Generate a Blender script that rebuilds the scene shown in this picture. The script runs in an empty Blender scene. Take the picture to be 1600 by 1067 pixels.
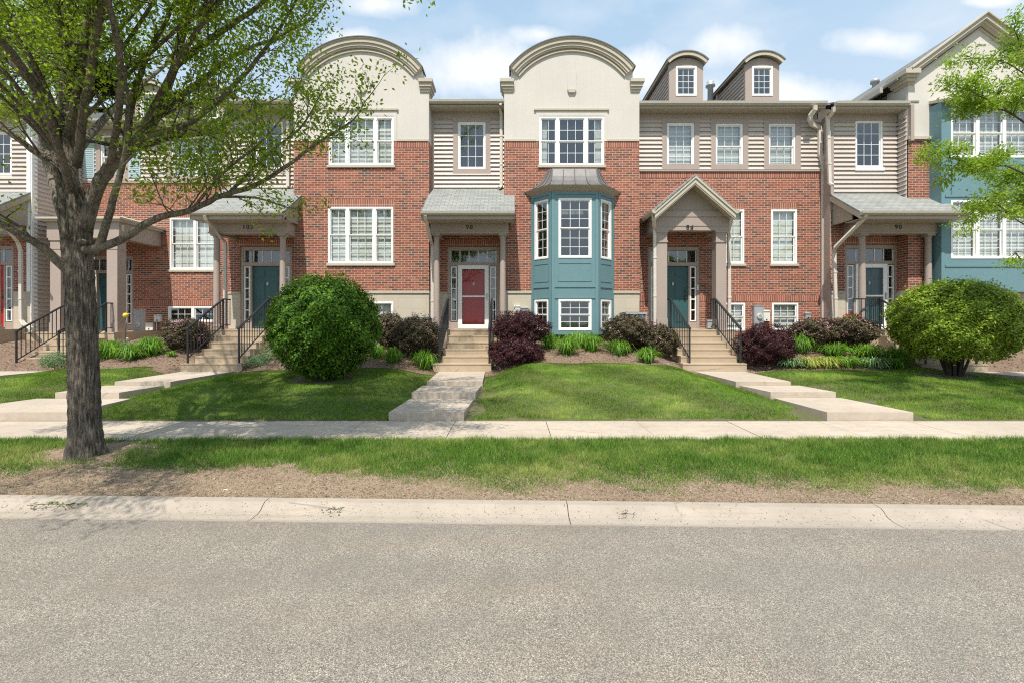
import bpy, bmesh, math, random
import numpy as np
from mathutils import Vector, Matrix
R = math.radians
S = bpy.context.scene
COL = S.collection
random.seed(7)
RNG = np.random.default_rng(11)

# ------------------------------------------------------------------ camera
CAMZ, FP = 1.95, 711.0
cd = bpy.data.cameras.new('camera'); cam = bpy.data.objects.new('camera', cd); COL.objects.link(cam)
cam.location = (0, 0, CAMZ); cam.rotation_euler = (R(90), 0, 0)
cd.sensor_width = 36; cd.lens = 36 * FP / 1600; cd.shift_y = -33.5 / 1600
cd.clip_start = 0.05; cd.clip_end = 2000
S.camera = cam
# ------------------------------------------------------------------ light
SUN_EL, SUN_A = 60.0, 9.0            # light travels towards +Y, a little towards +X
sd = bpy.data.lights.new('sun', 'SUN'); so = bpy.data.objects.new('sun', sd); COL.objects.link(so)
sd.energy = 5.0; sd.angle = R(0.53); sd.color = (1.0, 0.93, 0.82)
el, a = R(SUN_EL), R(SUN_A)
so.rotation_euler = Vector((math.sin(a)*math.cos(el), math.cos(a)*math.cos(el), -math.sin(el))).to_track_quat('-Z', 'Y').to_euler()
W = bpy.data.worlds.new('World'); S.world = W; W.use_nodes = True
nt = W.node_tree; N = nt.nodes; L = nt.links; N.clear()
out = N.new('ShaderNodeOutputWorld'); bg = N.new('ShaderNodeBackground')
sky = N.new('ShaderNodeTexSky'); sky.sky_type = 'NISHITA'; sky.sun_disc = False
sky.sun_elevation = el; sky.sun_rotation = R(180 + SUN_A); sky.air_density = 1.0; sky.dust_density = 1.3; sky.ozone_density = 1.0
tc = N.new('ShaderNodeTexCoord'); mp = N.new('ShaderNodeMapping'); mp.inputs['Scale'].default_value = (1.0, 1.0, 2.3)
mp.inputs['Location'].default_value = (0.35, 0.1, 0.15)
nz = N.new('ShaderNodeTexNoise'); nz.inputs['Scale'].default_value = 3.1; nz.inputs['Detail'].default_value = 9; nz.inputs['Roughness'].default_value = 0.52
rp = N.new('ShaderNodeValToRGB'); rp.color_ramp.elements[0].position = 0.5; rp.color_ramp.elements[1].position = 0.75
rp.color_ramp.elements[0].color = (0, 0, 0, 1); rp.color_ramp.elements[1].color = (1, 1, 1, 1)
mx = N.new('ShaderNodeMixRGB'); mx.inputs[2].default_value = (5.6, 6.35, 7.2, 1)
sx = N.new('ShaderNodeSeparateXYZ'); mr = N.new('ShaderNodeMapRange')      # low sky is whiter, as real haze near the horizon
mr.inputs[1].default_value = 0.0; mr.inputs[2].default_value = 0.6; mr.inputs[3].default_value = 1.0; mr.inputs[4].default_value = 0.0
ad = N.new('ShaderNodeMath'); ad.operation = 'MAXIMUM'
m2 = N.new('ShaderNodeMath'); m2.operation = 'MULTIPLY'; m2.inputs[1].default_value = 0.95
L.new(tc.outputs['Generated'], mp.inputs[0]); L.new(mp.outputs[0], nz.inputs['Vector']); L.new(nz.outputs[0], rp.inputs[0])
L.new(tc.outputs['Generated'], sx.inputs[0]); L.new(sx.outputs[2], mr.inputs[0])
L.new(rp.outputs[0], m2.inputs[0]); L.new(m2.outputs[0], ad.inputs[0]); L.new(mr.outputs[0], ad.inputs[1])
pale = N.new('ShaderNodeMixRGB'); pale.inputs[0].default_value = .62; pale.inputs[2].default_value = (3.5, 5.1, 6.5, 1); L.new(sky.outputs[0], pale.inputs[1])
low = N.new('ShaderNodeMixRGB'); low.inputs[2].default_value = (4.9, 5.35, 5.75, 1); L.new(pale.outputs[0], low.inputs[1]); L.new(mr.outputs[0], low.inputs[0])
# cumulus heads: rounded banks at fixed directions of the sky, their edges broken by noise
dv = N.new('ShaderNodeVectorMath'); dv.operation = 'MULTIPLY_ADD'; nzc = N.new('ShaderNodeTexNoise'); nzc.inputs['Scale'].default_value = 9; nzc.inputs['Detail'].default_value = 8; nzc.inputs['Roughness'].default_value = .58
L.new(tc.outputs['Generated'], nzc.inputs['Vector']); last = None
def mth(op, a_, b_=None):
    n_ = N.new('ShaderNodeMath'); n_.operation = op
    for i_, v_ in enumerate((a_, b_)):
        if v_ is None: continue
        if isinstance(v_, (int, float)): n_.inputs[i_].default_value = v_
        else: L.new(v_, n_.inputs[i_])
    return n_.outputs[0]
yy = mth('MAXIMUM', sx.outputs[1], .02); tx = mth('DIVIDE', sx.outputs[0], yy); tz = mth('DIVIDE', sx.outputs[2], yy)
for cx_, cy_, wx_, wz_ in ((745, 105, 125, 62), (850, 55, 60, 22), (590, 8, 90, 26), (1150, 72, 85, 40), (1378, 68, 95, 28), (1010, 120, 70, 45), (1250, 150, 160, 40), (1545, 2, 60, 12), (560, 60, 50, 22)):
    dx_ = mth('DIVIDE', mth('SUBTRACT', tx, (cx_-800)/711), wx_/711); dz_ = mth('DIVIDE', mth('SUBTRACT', tz, (500-cy_)/711), wz_/711)
    f_ = mth('SUBTRACT', 1.0, mth('SQRT', mth('ADD', mth('MULTIPLY', dx_, dx_), mth('MULTIPLY', dz_, dz_))))
    last = f_ if last is None else mth('MAXIMUM', last, f_)
cl = mth('ADD', last, mth('MULTIPLY', mth('SUBTRACT', nzc.outputs[0], .5), 2.2)); rc = N.new('ShaderNodeValToRGB'); rc.color_ramp.elements[0].position = .0; rc.color_ramp.elements[1].position = .85; rc.color_ramp.elements[1].color = (.92, .92, .92, 1); L.new(cl, rc.inputs[0])
both = mth('MAXIMUM', rc.outputs[0], mth('MULTIPLY', m2.outputs[0], .55)); mx.inputs[2].default_value = (6.1, 6.25, 6.4, 1)
L.new(both, mx.inputs[0]); L.new(low.outputs[0], mx.inputs[1]); L.new(mx.outputs[0], bg.inputs[0])
bg.inputs[1].default_value = 0.14; L.new(bg.outputs[0], out.inputs[0])
S.view_settings.view_transform = 'Standard'; S.view_settings.look = 'None'
S.view_settings.exposure = 0.27; S.view_settings.gamma = 1.0; S.view_settings.use_curve_mapping = False
S.cycles.max_bounces = 8; S.cycles.transparent_max_bounces = 16; S.cycles.use_denoising = False; S.cycles.filter_width = 1.15

# ------------------------------------------------------------------ materials
def new_mat(name):
    m = bpy.data.materials.new(name); m.use_nodes = True
    return m, m.node_tree.nodes, m.node_tree.links, m.node_tree.nodes['Principled BSDF']
def noise(N, L, src, scale, detail=4, rough=.5):
    n = N.new('ShaderNodeTexNoise'); n.inputs['Scale'].default_value = scale; n.inputs['Detail'].default_value = detail
    n.inputs['Roughness'].default_value = rough; L.new(src, n.inputs['Vector']); return n.outputs[0]
def ramp(N, L, src, stops):
    r = N.new('ShaderNodeValToRGB'); cr = r.color_ramp
    while len(cr.elements) < len(stops): cr.elements.new(0.5)
    for e, (p, c) in zip(cr.elements, stops): e.position = p; e.color = (c[0], c[1], c[2], 1) if hasattr(c, '__len__') else (c, c, c, 1)
    L.new(src, r.inputs[0]); return r.outputs[0]
def mixc(N, L, f, c1, c2, mode='MIX'):
    m = N.new('ShaderNodeMixRGB'); m.blend_type = mode
    for i, v in ((0, f), (1, c1), (2, c2)):
        if isinstance(v, (int, float)): m.inputs[i].default_value = v
        elif isinstance(v, tuple): m.inputs[i].default_value = (*v, 1)
        else: L.new(v, m.inputs[i])
    return m.outputs[0]
def bump(N, L, b, h, strength, dist=.01):
    n = N.new('ShaderNodeBump'); n.inputs['Strength'].default_value = strength; n.inputs['Distance'].default_value = dist
    L.new(h, n.inputs['Height']); L.new(n.outputs[0], b.inputs['Normal'])
def objc(N): return N.new('ShaderNodeNewGeometry').outputs['Position']
def uvc(N): return N.new('ShaderNodeUVMap').outputs[0]
def mat_plain(name, c, rough=.6, var=.08, scale=2.5, fine=40, bumpy=.15, metal=0, streak=.12):
    m, N, L, b = new_mat(name); p = objc(N)
    n1 = noise(N, L, p, scale, 5, .6); n2 = noise(N, L, p, fine, 3)
    c1 = tuple(x*(1-var) for x in c); c2 = tuple(min(1, x*(1+var)) for x in c)
    col = mixc(N, L, ramp(N, L, n1, [(.3, 0), (.7, 1)]), c1, c2)
    col = mixc(N, L, .25, col, ramp(N, L, n2, [(.3, tuple(x*.7 for x in c)), (.7, tuple(min(1, x*1.25) for x in c))]))
    if streak:
        sm = N.new('ShaderNodeMapping'); sm.inputs['Scale'].default_value = (4, 4, .22); L.new(p, sm.inputs[0]); sn = noise(N, L, sm.outputs[0], 1.6, 6, .65)
        col = mixc(N, L, ramp(N, L, sn, [(.48, 0), (.75, streak)]), col, tuple(x*.62 for x in c))
    L.new(col, b.inputs['Base Color']); b.inputs['Roughness'].default_value = rough; b.inputs['Metallic'].default_value = metal
    if bumpy: bump(N, L, b, n2, bumpy, .004)
    return m
def mat_brick(name, soldier=False, old=0.0):
    m, N, L, b = new_mat(name); u = uvc(N)
    br = N.new('ShaderNodeTexBrick'); L.new(u, br.inputs['Vector'])
    br.inputs['Scale'].default_value = 1.0; br.inputs['Mortar Size'].default_value = .0078; br.inputs['Mortar Smooth'].default_value = .1
    br.inputs['Bias'].default_value = 0.0
    br.inputs['Brick Width'].default_value = .072 if soldier else .212; br.inputs['Row Height'].default_value = .40 if soldier else .0735
    if soldier: br.offset = 0
    br.inputs['Color1'].default_value = (0, 0, 0, 1); br.inputs['Color2'].default_value = (1, 1, 1, 1); br.inputs['Mortar'].default_value = (.5, .5, .5, 1)
    col = ramp(N, L, br.outputs[0], [(0, (.04, .028, .026)), (.11, (.06, .034, .030)), (.16, (.16, .043, .026)), (.45, (.215, .047, .024)), (.8, (.285, .069, .034)), (1, (.37, .12, .068))])
    if soldier: col = ramp(N, L, br.outputs[0], [(0, (.19, .055, .035)), (.5, (.28, .075, .045)), (1, (.36, .11, .065))])
    p = objc(N); big = noise(N, L, p, .9, 4, .6); fine = noise(N, L, p, 60, 3)
    col = mixc(N, L, ramp(N, L, big, [(.35, .0), (.7, .15)]), col, (.36, .18, .125))
    col = mixc(N, L, .2, col, ramp(N, L, fine, [(.25, (.15, .045, .03)), (.75, (.42, .15, .09))]))
    mort = mixc(N, L, big, (.37, .30, .24), (.49, .41, .34))
    L.new(mixc(N, L, br.outputs[1], col, mort), b.inputs['Base Color']); b.inputs['Roughness'].default_value = .9
    inv = N.new('ShaderNodeMath'); inv.operation = 'SUBTRACT'; inv.inputs[0].default_value = 1; L.new(br.outputs[1], inv.inputs[1])
    ad = N.new('ShaderNodeMath'); ad.operation = 'ADD'; L.new(inv.outputs[0], ad.inputs[0]); L.new(fine, ad.inputs[1])
    bump(N, L, b, ad.outputs[0], .5, .006)
    return m
def mat_shingle(name, ca, cb):
    m, N, L, b = new_mat(name); u = uvc(N)
    br = N.new('ShaderNodeTexBrick'); L.new(u, br.inputs['Vector']); br.inputs['Scale'].default_value = 1
    br.inputs['Mortar Size'].default_value = .006; br.inputs['Brick Width'].default_value = .24; br.inputs['Row Height'].default_value = .125
    br.inputs['Color1'].default_value = (0, 0, 0, 1); br.inputs['Color2'].default_value = (1, 1, 1, 1)
    col = mixc(N, L, br.outputs[0], ca, cb); p = objc(N); f = noise(N, L, p, 90, 3, .7); g = noise(N, L, p, 1.2, 4)
    col = mixc(N, L, ramp(N, L, f, [(.3, .0), (.75, .5)]), col, (.06, .065, .065))
    col = mixc(N, L, ramp(N, L, g, [(.3, 0), (.8, .35)]), col, (.42, .42, .38))
    L.new(mixc(N, L, br.outputs[1], col, (.09, .095, .095)), b.inputs['Base Color']); b.inputs['Roughness'].default_value = .95
    inv = N.new('ShaderNodeMath'); inv.operation = 'SUBTRACT'; inv.inputs[0].default_value = 1; L.new(br.outputs[1], inv.inputs[1])
    bump(N, L, b, inv.outputs[0], .6, .008); return m
def mat_stone(name):
    m, N, L, b = new_mat(name); u = uvc(N)
    br = N.new('ShaderNodeTexBrick'); L.new(u, br.inputs['Vector']); br.inputs['Scale'].default_value = 1
    br.inputs['Mortar Size'].default_value = .004; br.inputs['Brick Width'].default_value = .9; br.inputs['Row Height'].default_value = .33
    br.inputs['Color1'].default_value = (.47, .42, .335, 1); br.inputs['Color2'].default_value = (.52, .465, .375, 1); br.inputs['Mortar'].default_value = (.34, .30, .24, 1)
    p = objc(N); f = noise(N, L, p, 70, 4, .7); g = noise(N, L, p, 2, 4)
    col = mixc(N, L, ramp(N, L, f, [(.3, .3), (.7, 0)]), br.outputs[0], (.3, .26, .2))
    col = mixc(N, L, ramp(N, L, g, [(.4, 0), (.8, .3)]), col, (.58, .54, .46))
    L.new(col, b.inputs['Base Color']); b.inputs['Roughness'].default_value = .92; bump(N, L, b, f, .3, .006); return m
def mat_concrete(name, c=(.56, .49, .40), stain=.5):
    m, N, L, b = new_mat(name); p = objc(N)
    a1 = noise(N, L, p, .8, 6, .65); a2 = noise(N, L, p, 7, 5, .7); a3 = noise(N, L, p, 160, 2, .6)
    col = mixc(N, L, ramp(N, L, a1, [(.3, 0), (.7, 1)]), tuple(x*.86 for x in c), tuple(x*1.07 for x in c))
    col = mixc(N, L, ramp(N, L, a2, [(.45, 0), (.8, stain)]), col, tuple(x*.66 for x in c))
    col = mixc(N, L, ramp(N, L, a3, [(.52, 0), (.75, .45)]), col, tuple(x*.5 for x in c))
    v = N.new('ShaderNodeTexVoronoi'); v.inputs['Scale'].default_value = .55; v.feature = 'DISTANCE_TO_EDGE'; L.new(p, v.inputs['Vector'])
    st = N.new('ShaderNodeMapping'); st.inputs['Scale'].default_value = (.35, 5, 5); L.new(p, st.inputs[0]); s1 = noise(N, L, st.outputs[0], 2.2, 6, .7)
    col = mixc(N, L, ramp(N, L, s1, [(.52, 0), (.72, stain*.8)]), col, tuple(x*y for x, y in zip(c, (.62, .52, .42))))
    cr = ramp(N, L, v.outputs['Distance'], [(.0, .6), (.006, 0)]); pick = ramp(N, L, a1, [(.56, 0), (.6, 1)]); cm = N.new('ShaderNodeMath'); cm.operation = 'MULTIPLY'; L.new(cr, cm.inputs[0]); L.new(pick, cm.inputs[1]); col = mixc(N, L, cm.outputs[0], col, tuple(x*.3 for x in c))
    L.new(col, b.inputs['Base Color']); b.inputs['Roughness'].default_value = .9; bump(N, L, b, a3, .35, .003); return m
def mat_asphalt():
    m, N, L, b = new_mat('worn asphalt'); p = objc(N)
    def vor(sc):
        v = N.new('ShaderNodeTexVoronoi'); v.inputs['Scale'].default_value = sc; L.new(p, v.inputs['Vector']); return v
    v = vor(165); v2 = vor(340)
    bw = N.new('ShaderNodeSeparateColor'); L.new(v.outputs['Color'], bw.inputs[0])
    bw2 = N.new('ShaderNodeSeparateColor'); L.new(v2.outputs['Color'], bw2.inputs[0])
    stone = ramp(N, L, bw.outputs[0], [(0, (.03, .027, .024)), (.16, (.10, .09, .08)), (.36, (.25, .228, .20)), (.5, (.31, .283, .25)), (.85, (.47, .43, .38)), (1, (.75, .70, .62))])
    st2 = ramp(N, L, bw2.outputs[0], [(0, (.10, .09, .078)), (.5, (.33, .298, .258)), (1, (.60, .545, .47))])
    col = mixc(N, L, .3, stone, st2)
    gap = ramp(N, L, v.outputs['Distance'], [(.45, 0), (.75, .65)])
    col = mixc(N, L, gap, col, (.06, .055, .05))
    rust = noise(N, L, p, .55, 5, .6); mp_ = N.new('ShaderNodeMapping'); mp_.inputs['Scale'].default_value = (.25, 1.1, 1); L.new(p, mp_.inputs[0])
    rust = noise(N, L, mp_.outputs[0], 1.1, 5, .6)
    col = mixc(N, L, ramp(N, L, rust, [(.5, 0), (.74, .3)]), col, (.36, .25, .18)); md = noise(N, L, p, 2.6, 5, .7); ln_ = N.new('ShaderNodeMapping'); ln_.inputs['Scale'].default_value = (.06, .9, 1); L.new(p, ln_.inputs[0]); lane = noise(N, L, ln_.outputs[0], 1.4, 3, .5); col = mixc(N, L, ramp(N, L, lane, [(.40, .28), (.6, 0)]), col, (.17, .155, .14)); col = mixc(N, L, ramp(N, L, md, [(.4, .30), (.62, 0)]), col, (.15, .135, .12)); col = mixc(N, L, 1.0, col, (1.0, .97, .92), 'MULTIPLY')
    lg = noise(N, L, p, .5, 3); col = mixc(N, L, ramp(N, L, lg, [(.3, .25), (.6, 0)]), col, (.2, .19, .175))
    spot = vor(6.0); L.new(mixc(N, L, ramp(N, L, spot.outputs['Distance'], [(.035, .7), (.07, 0)]), col, (.30, .16, .1)), b.inputs['Base Color'])
    b.inputs['Roughness'].default_value = .92; bump(N, L, b, bw.outputs[0], .8, .006); return m
def mat_leaf(name, c1, c2, c3=None, trans=.35, rough=.5, spec=.35):
    m, N, L, b = new_mat(name); g = N.new('ShaderNodeNewGeometry'); stops = [(0, c1), (1, c2)] if c3 is None else [(0, c1), (.55, c2), (1, c3)]
    col = ramp(N, L, g.outputs['Random Per Island'], stops)
    n = noise(N, L, g.outputs['Position'], 1.3, 3); col = mixc(N, L, ramp(N, L, n, [(.3, .35), (.7, 0)]), col, c1)
    L.new(col, b.inputs['Base Color']); b.inputs['Roughness'].default_value = rough; b.inputs['Specular IOR Level'].default_value = spec
    t = N.new('ShaderNodeBsdfTranslucent'); hs = mixc(N, L, .5, col, (.45, .62, .05), 'MIX') if trans and c2[1] > c2[0] else col
    L.new(hs, t.inputs[0]); ms = N.new('ShaderNodeMixShader'); ms.inputs[0].default_value = trans
    L.new(b.outputs[0], ms.inputs[1]); L.new(t.outputs[0], ms.inputs[2]); L.new(ms.outputs[0], N['Material Output'].inputs[0]); return m
def mat_grass(name, dark, mid, dry, dryness=.5, sc=1.1):
    m, N, L, b = new_mat(name); g = N.new('ShaderNodeNewGeometry'); p = g.outputs['Position']
    col = mixc(N, L, g.outputs['Random Per Island'], dark, mid)
    mp_ = N.new('ShaderNodeMapping'); mp_.inputs['Scale'].default_value = (.6, 1.3, .3); L.new(p, mp_.inputs[0])
    n = noise(N, L, mp_.outputs[0], sc, 4, .6); col = mixc(N, L, ramp(N, L, n, [(.46, 0), (.72, dryness)]), col, dry)
    n2 = noise(N, L, p, 4.5, 5, .7); col = mixc(N, L, ramp(N, L, n2, [(.38, .55), (.6, 0)]), col, dark); n3 = noise(N, L, p, 16, 3, .7); col = mixc(N, L, ramp(N, L, n3, [(.5, 0), (.75, .5)]), col, dry)
    L.new(col, b.inputs['Base Color']); b.inputs['Roughness'].default_value = .55; b.inputs['Specular IOR Level'].default_value = .25
    t = N.new('ShaderNodeBsdfTranslucent'); L.new(col, t.inputs[0]); ms = N.new('ShaderNodeMixShader'); ms.inputs[0].default_value = .3
    L.new(b.outputs[0], ms.inputs[1]); L.new(t.outputs[0], ms.inputs[2]); L.new(ms.outputs[0], N['Material Output'].inputs[0]); return m
def mat_ground(name, ca, cb, cc, sc=18):
    m, N, L, b = new_mat(name); p = objc(N); a1 = noise(N, L, p, 1.3, 5, .65); a2 = noise(N, L, p, sc, 6, .75); a3 = noise(N, L, p, sc*7, 3, .7)
    col = mixc(N, L, ramp(N, L, a1, [(.35, 0), (.65, 1)]), ca, cb); col = mixc(N, L, ramp(N, L, a2, [(.4, 0), (.65, .8)]), col, cc)
    col = mixc(N, L, ramp(N, L, a3, [(.45, .0), (.7, .7)]), col, tuple(x*.45 for x in ca))
    L.new(col, b.inputs['Base Color']); b.inputs['Roughness'].default_value = .95; bump(N, L, b, a3, .9, .02); return m
def mat_bark(name, ca, cb, sc=1.0):
    m, N, L, b = new_mat(name); p = objc(N); mp_ = N.new('ShaderNodeMapping'); mp_.inputs['Scale'].default_value = (1, 1, .11); L.new(p, mp_.inputs[0])
    wob = noise(N, L, mp_.outputs[0], 42*sc, 6, .75); pl = noise(N, L, p, 3.2*sc, 5, .65); fi = noise(N, L, p, 85, 3, .6)
    col = ramp(N, L, wob, [(.36, tuple(x*.28 for x in ca)), (.48, ca), (.62, cb)]); col = mixc(N, L, ramp(N, L, pl, [(.45, 0), (.75, .55)]), col, tuple(min(1, x*1.35) for x in cb))
    col = mixc(N, L, ramp(N, L, fi, [(.4, .35), (.6, 0)]), col, tuple(x*.35 for x in ca))
    L.new(col, b.inputs['Base Color']); b.inputs['Roughness'].default_value = .95; bump(N, L, b, wob, 1.0, .045); return m
def mat_glass(name, tint=(.93, .96, .96), refl=.15):
    m, N, L, b = new_mat(name); N.remove(b); t = N.new('ShaderNodeBsdfTransparent'); t.inputs[0].default_value = (*tint, 1)
    g = N.new('ShaderNodeBsdfGlossy'); g.inputs['Roughness'].default_value = .015; g.inputs[0].default_value = (.93, .96, 1, 1)
    lw = N.new('ShaderNodeLayerWeight'); lw.inputs[0].default_value = .5; f = N.new('ShaderNodeMath'); f.operation = 'POWER'; f.inputs[1].default_value = 5; L.new(lw.outputs['Facing'], f.inputs[0]); mr_ = N.new('ShaderNodeMath'); mr_.operation = 'MULTIPLY_ADD'; mr_.inputs[1].default_value = .8; mr_.inputs[2].default_value = refl
    mr_.use_clamp = True; L.new(f.outputs[0], mr_.inputs[0]); ms = N.new('ShaderNodeMixShader'); L.new(mr_.outputs[0], ms.inputs[0])
    n = noise(N, L, objc(N), 2.2, 2); bp = N.new('ShaderNodeBump'); bp.inputs['Strength'].default_value = .06; bp.inputs['Distance'].default_value = .03; L.new(n, bp.inputs['Height']); L.new(bp.outputs[0], g.inputs['Normal'])
    L.new(t.outputs[0], ms.inputs[1]); L.new(g.outputs[0], ms.inputs[2]); L.new(ms.outputs[0], N['Material Output'].inputs[0]); return m

M = dict(
 brick=mat_brick('red brick'), soldier=mat_brick('upright brick', True), stone=mat_stone('limestone block'),
 siding=mat_plain('beige vinyl siding', (.50, .44, .40), .55, .04, 1.5, 30, .05), siding2=mat_plain('light siding', (.66, .60, .55), .55, .04, 1.5, 30, .05),
 trim=mat_plain('taupe trim', (.36, .295, .26), .6, .05, 2, 50, .06), fascia=mat_plain('taupe fascia', (.36, .31, .25), .55, .05, 2, 40, .05),
 moulding=mat_plain('stucco moulding', (.47, .425, .35), .85, .06, 2, 60, .12),
 stucco=mat_plain('sand stucco', (.57, .54, .495), .95, .06, .8, 110, .5, 0, .13), cap=mat_plain('dark metal cap', (.10, .095, .09), .5, .1),
 white=mat_plain('white vinyl', (.82, .82, .80), .4, .02, 3, 20, 0), gutter=mat_plain('aluminium gutter', (.42, .385, .33), .4, .05, 2, 20, 0),
 down=mat_plain('cream downspout', (.60, .55, .49), .42, .06, 3, 20, 0), blue=mat_plain('blue green panel', (.125, .235, .265), .55, .05, 1.2, 30, .05),
 shutter=mat_plain('pale blue shutter', (.38, .50, .54), .6, .05), teal=mat_plain('teal door paint', (.03, .095, .105), .45, .08, 2, 20, 0),
 red=mat_plain('red door paint', (.42, .012, .010), .4, .12, 2, 20, 0), metalroof=mat_plain('standing seam metal', (.135, .13, .13), .5, .25, 3, 15, .05, .1),
 iron=mat_plain('black iron', (.018, .02, .024), .45, .1, 4, 40, 0), soffit=mat_plain('soffit board', (.40, .345, .27), .6, .04),
 shingle=mat_shingle('grey green shingle', (.235, .25, .24), (.31, .325, .31)), roof=mat_shingle('dark shingle', (.12, .12, .115), (.17, .165, .16)),
 conc=mat_concrete('pale concrete', (.48, .41, .335), .6), step=mat_concrete('tan concrete step', (.44, .35, .25), .35), curb=mat_concrete('curb concrete', (.375, .325, .27), .5),
 asphalt=mat_asphalt(), glass=mat_glass('window glass'), glass2=mat_glass('storm glass', (.86, .86, .86), .035),
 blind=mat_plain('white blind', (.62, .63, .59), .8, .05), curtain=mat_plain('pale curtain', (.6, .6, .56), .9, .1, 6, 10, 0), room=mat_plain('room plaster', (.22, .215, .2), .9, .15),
 grey=mat_plain('grey meter metal', (.42, .44, .46), .45, .08, 3, 30, 0, .3), box=mat_plain('off white box', (.68, .67, .63), .5, .06), dark=mat_plain('dark plastic', (.03, .03, .032), .5, .1),
 lamp=mat_plain('frosted lamp glass', (.8, .78, .7), .3, .03, 3, 20, 0), yellow=mat_plain('yellow ball', (.75, .55, .03), .35, .05), num=mat_plain('black number', (.02, .018, .016), .4, .05),
 brass=mat_plain('door metal', (.35, .33, .28), .3, .1, 3, 20, 0, .8),
 leaf_tree=mat_leaf('spring leaf', (.06, .13, .006), (.22, .34, .014), (.50, .60, .035), .55), leaf_loc=mat_leaf('locust leaf', (.12, .22, .015), (.25, .40, .03), (.40, .54, .06), .5),
 leaf_bush=mat_leaf('glossy bush leaf', (.022, .075, .008), (.07, .18, .012), (.20, .34, .025), .25, .5, .25), leaf_bush2=mat_leaf('light bush leaf', (.08, .15, .012), (.22, .33, .02), (.40, .50, .05), .3),
 leaf_barb=mat_leaf('barberry leaf', (.018, .006, .009), (.05, .013, .018), (.12, .035, .035), .15, .5, .25), leaf_wei=mat_leaf('dark weigela leaf', (.025, .024, .012), (.085, .062, .035), (.20, .17, .08), .15, .5, .25),
 pink=mat_leaf('pink bloom', (.42, .16, .24), (.66, .38, .45), None, .2), lily=mat_leaf('lily blade', (.045, .15, .012), (.13, .31, .025), (.26, .45, .05), .35), mint=mat_leaf('catmint leaf', (.10, .17, .09), (.17, .27, .14), (.26, .36, .2), .3),
 hosta=mat_leaf('striped leaf', (.05, .14, .04), (.12, .24, .08), (.4, .46, .3), .2), gold=mat_leaf('yellow blade', (.12, .24, .03), (.42, .44, .09), (.55, .50, .12), .3), redflower=mat_leaf('red flower', (.55, .02, .02), (.7, .04, .03), None, .2),
 turf=mat_grass('verge grass', (.055, .14, .018), (.21, .39, .05), (.50, .54, .16), .8), lawn=mat_grass('lawn grass', (.06, .15, .014), (.21, .39, .03), (.50, .62, .12), .8, 1.3),
 dead=mat_grass('dead grass', (.20, .135, .085), (.72, .60, .45), (.42, .29, .19), .4), bladeg=mat_grass('weed', (.10, .15, .03), (.22, .28, .07), (.35, .32, .12), .5),
 soil=mat_ground('dry verge soil', (.36, .26, .18), (.48, .365, .265), (.24, .165, .11)), lawnsoil=mat_ground('lawn soil', (.13, .14, .055), (.20, .18, .09), (.09, .10, .035)),
 mulch=mat_ground('bark mulch', (.25, .165, .11), (.33, .24, .175), (.15, .095, .065), 30), chip=mat_leaf('mulch chip', (.10, .065, .045), (.27, .19, .14), (.46, .37, .29), 0, .9, .1),
 bark=mat_bark('furrowed bark', (.155, .128, .10), (.36, .31, .25)), bark2=mat_bark('thin bark', (.09, .07, .055), (.17, .14, .11), 1.6), stem=mat_bark('shrub stem', (.08, .06, .045), (.16, .13, .10), 3),
 nest=mat_plain('dry dark twigs', (.035, .028, .022), .9, .2), far=mat_ground('far ground', (.10, .14, .04), (.13, .17, .05), (.08, .11, .03), .5), stonew=mat_plain('pale bits', (.62, .62, .6), .8))

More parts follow.
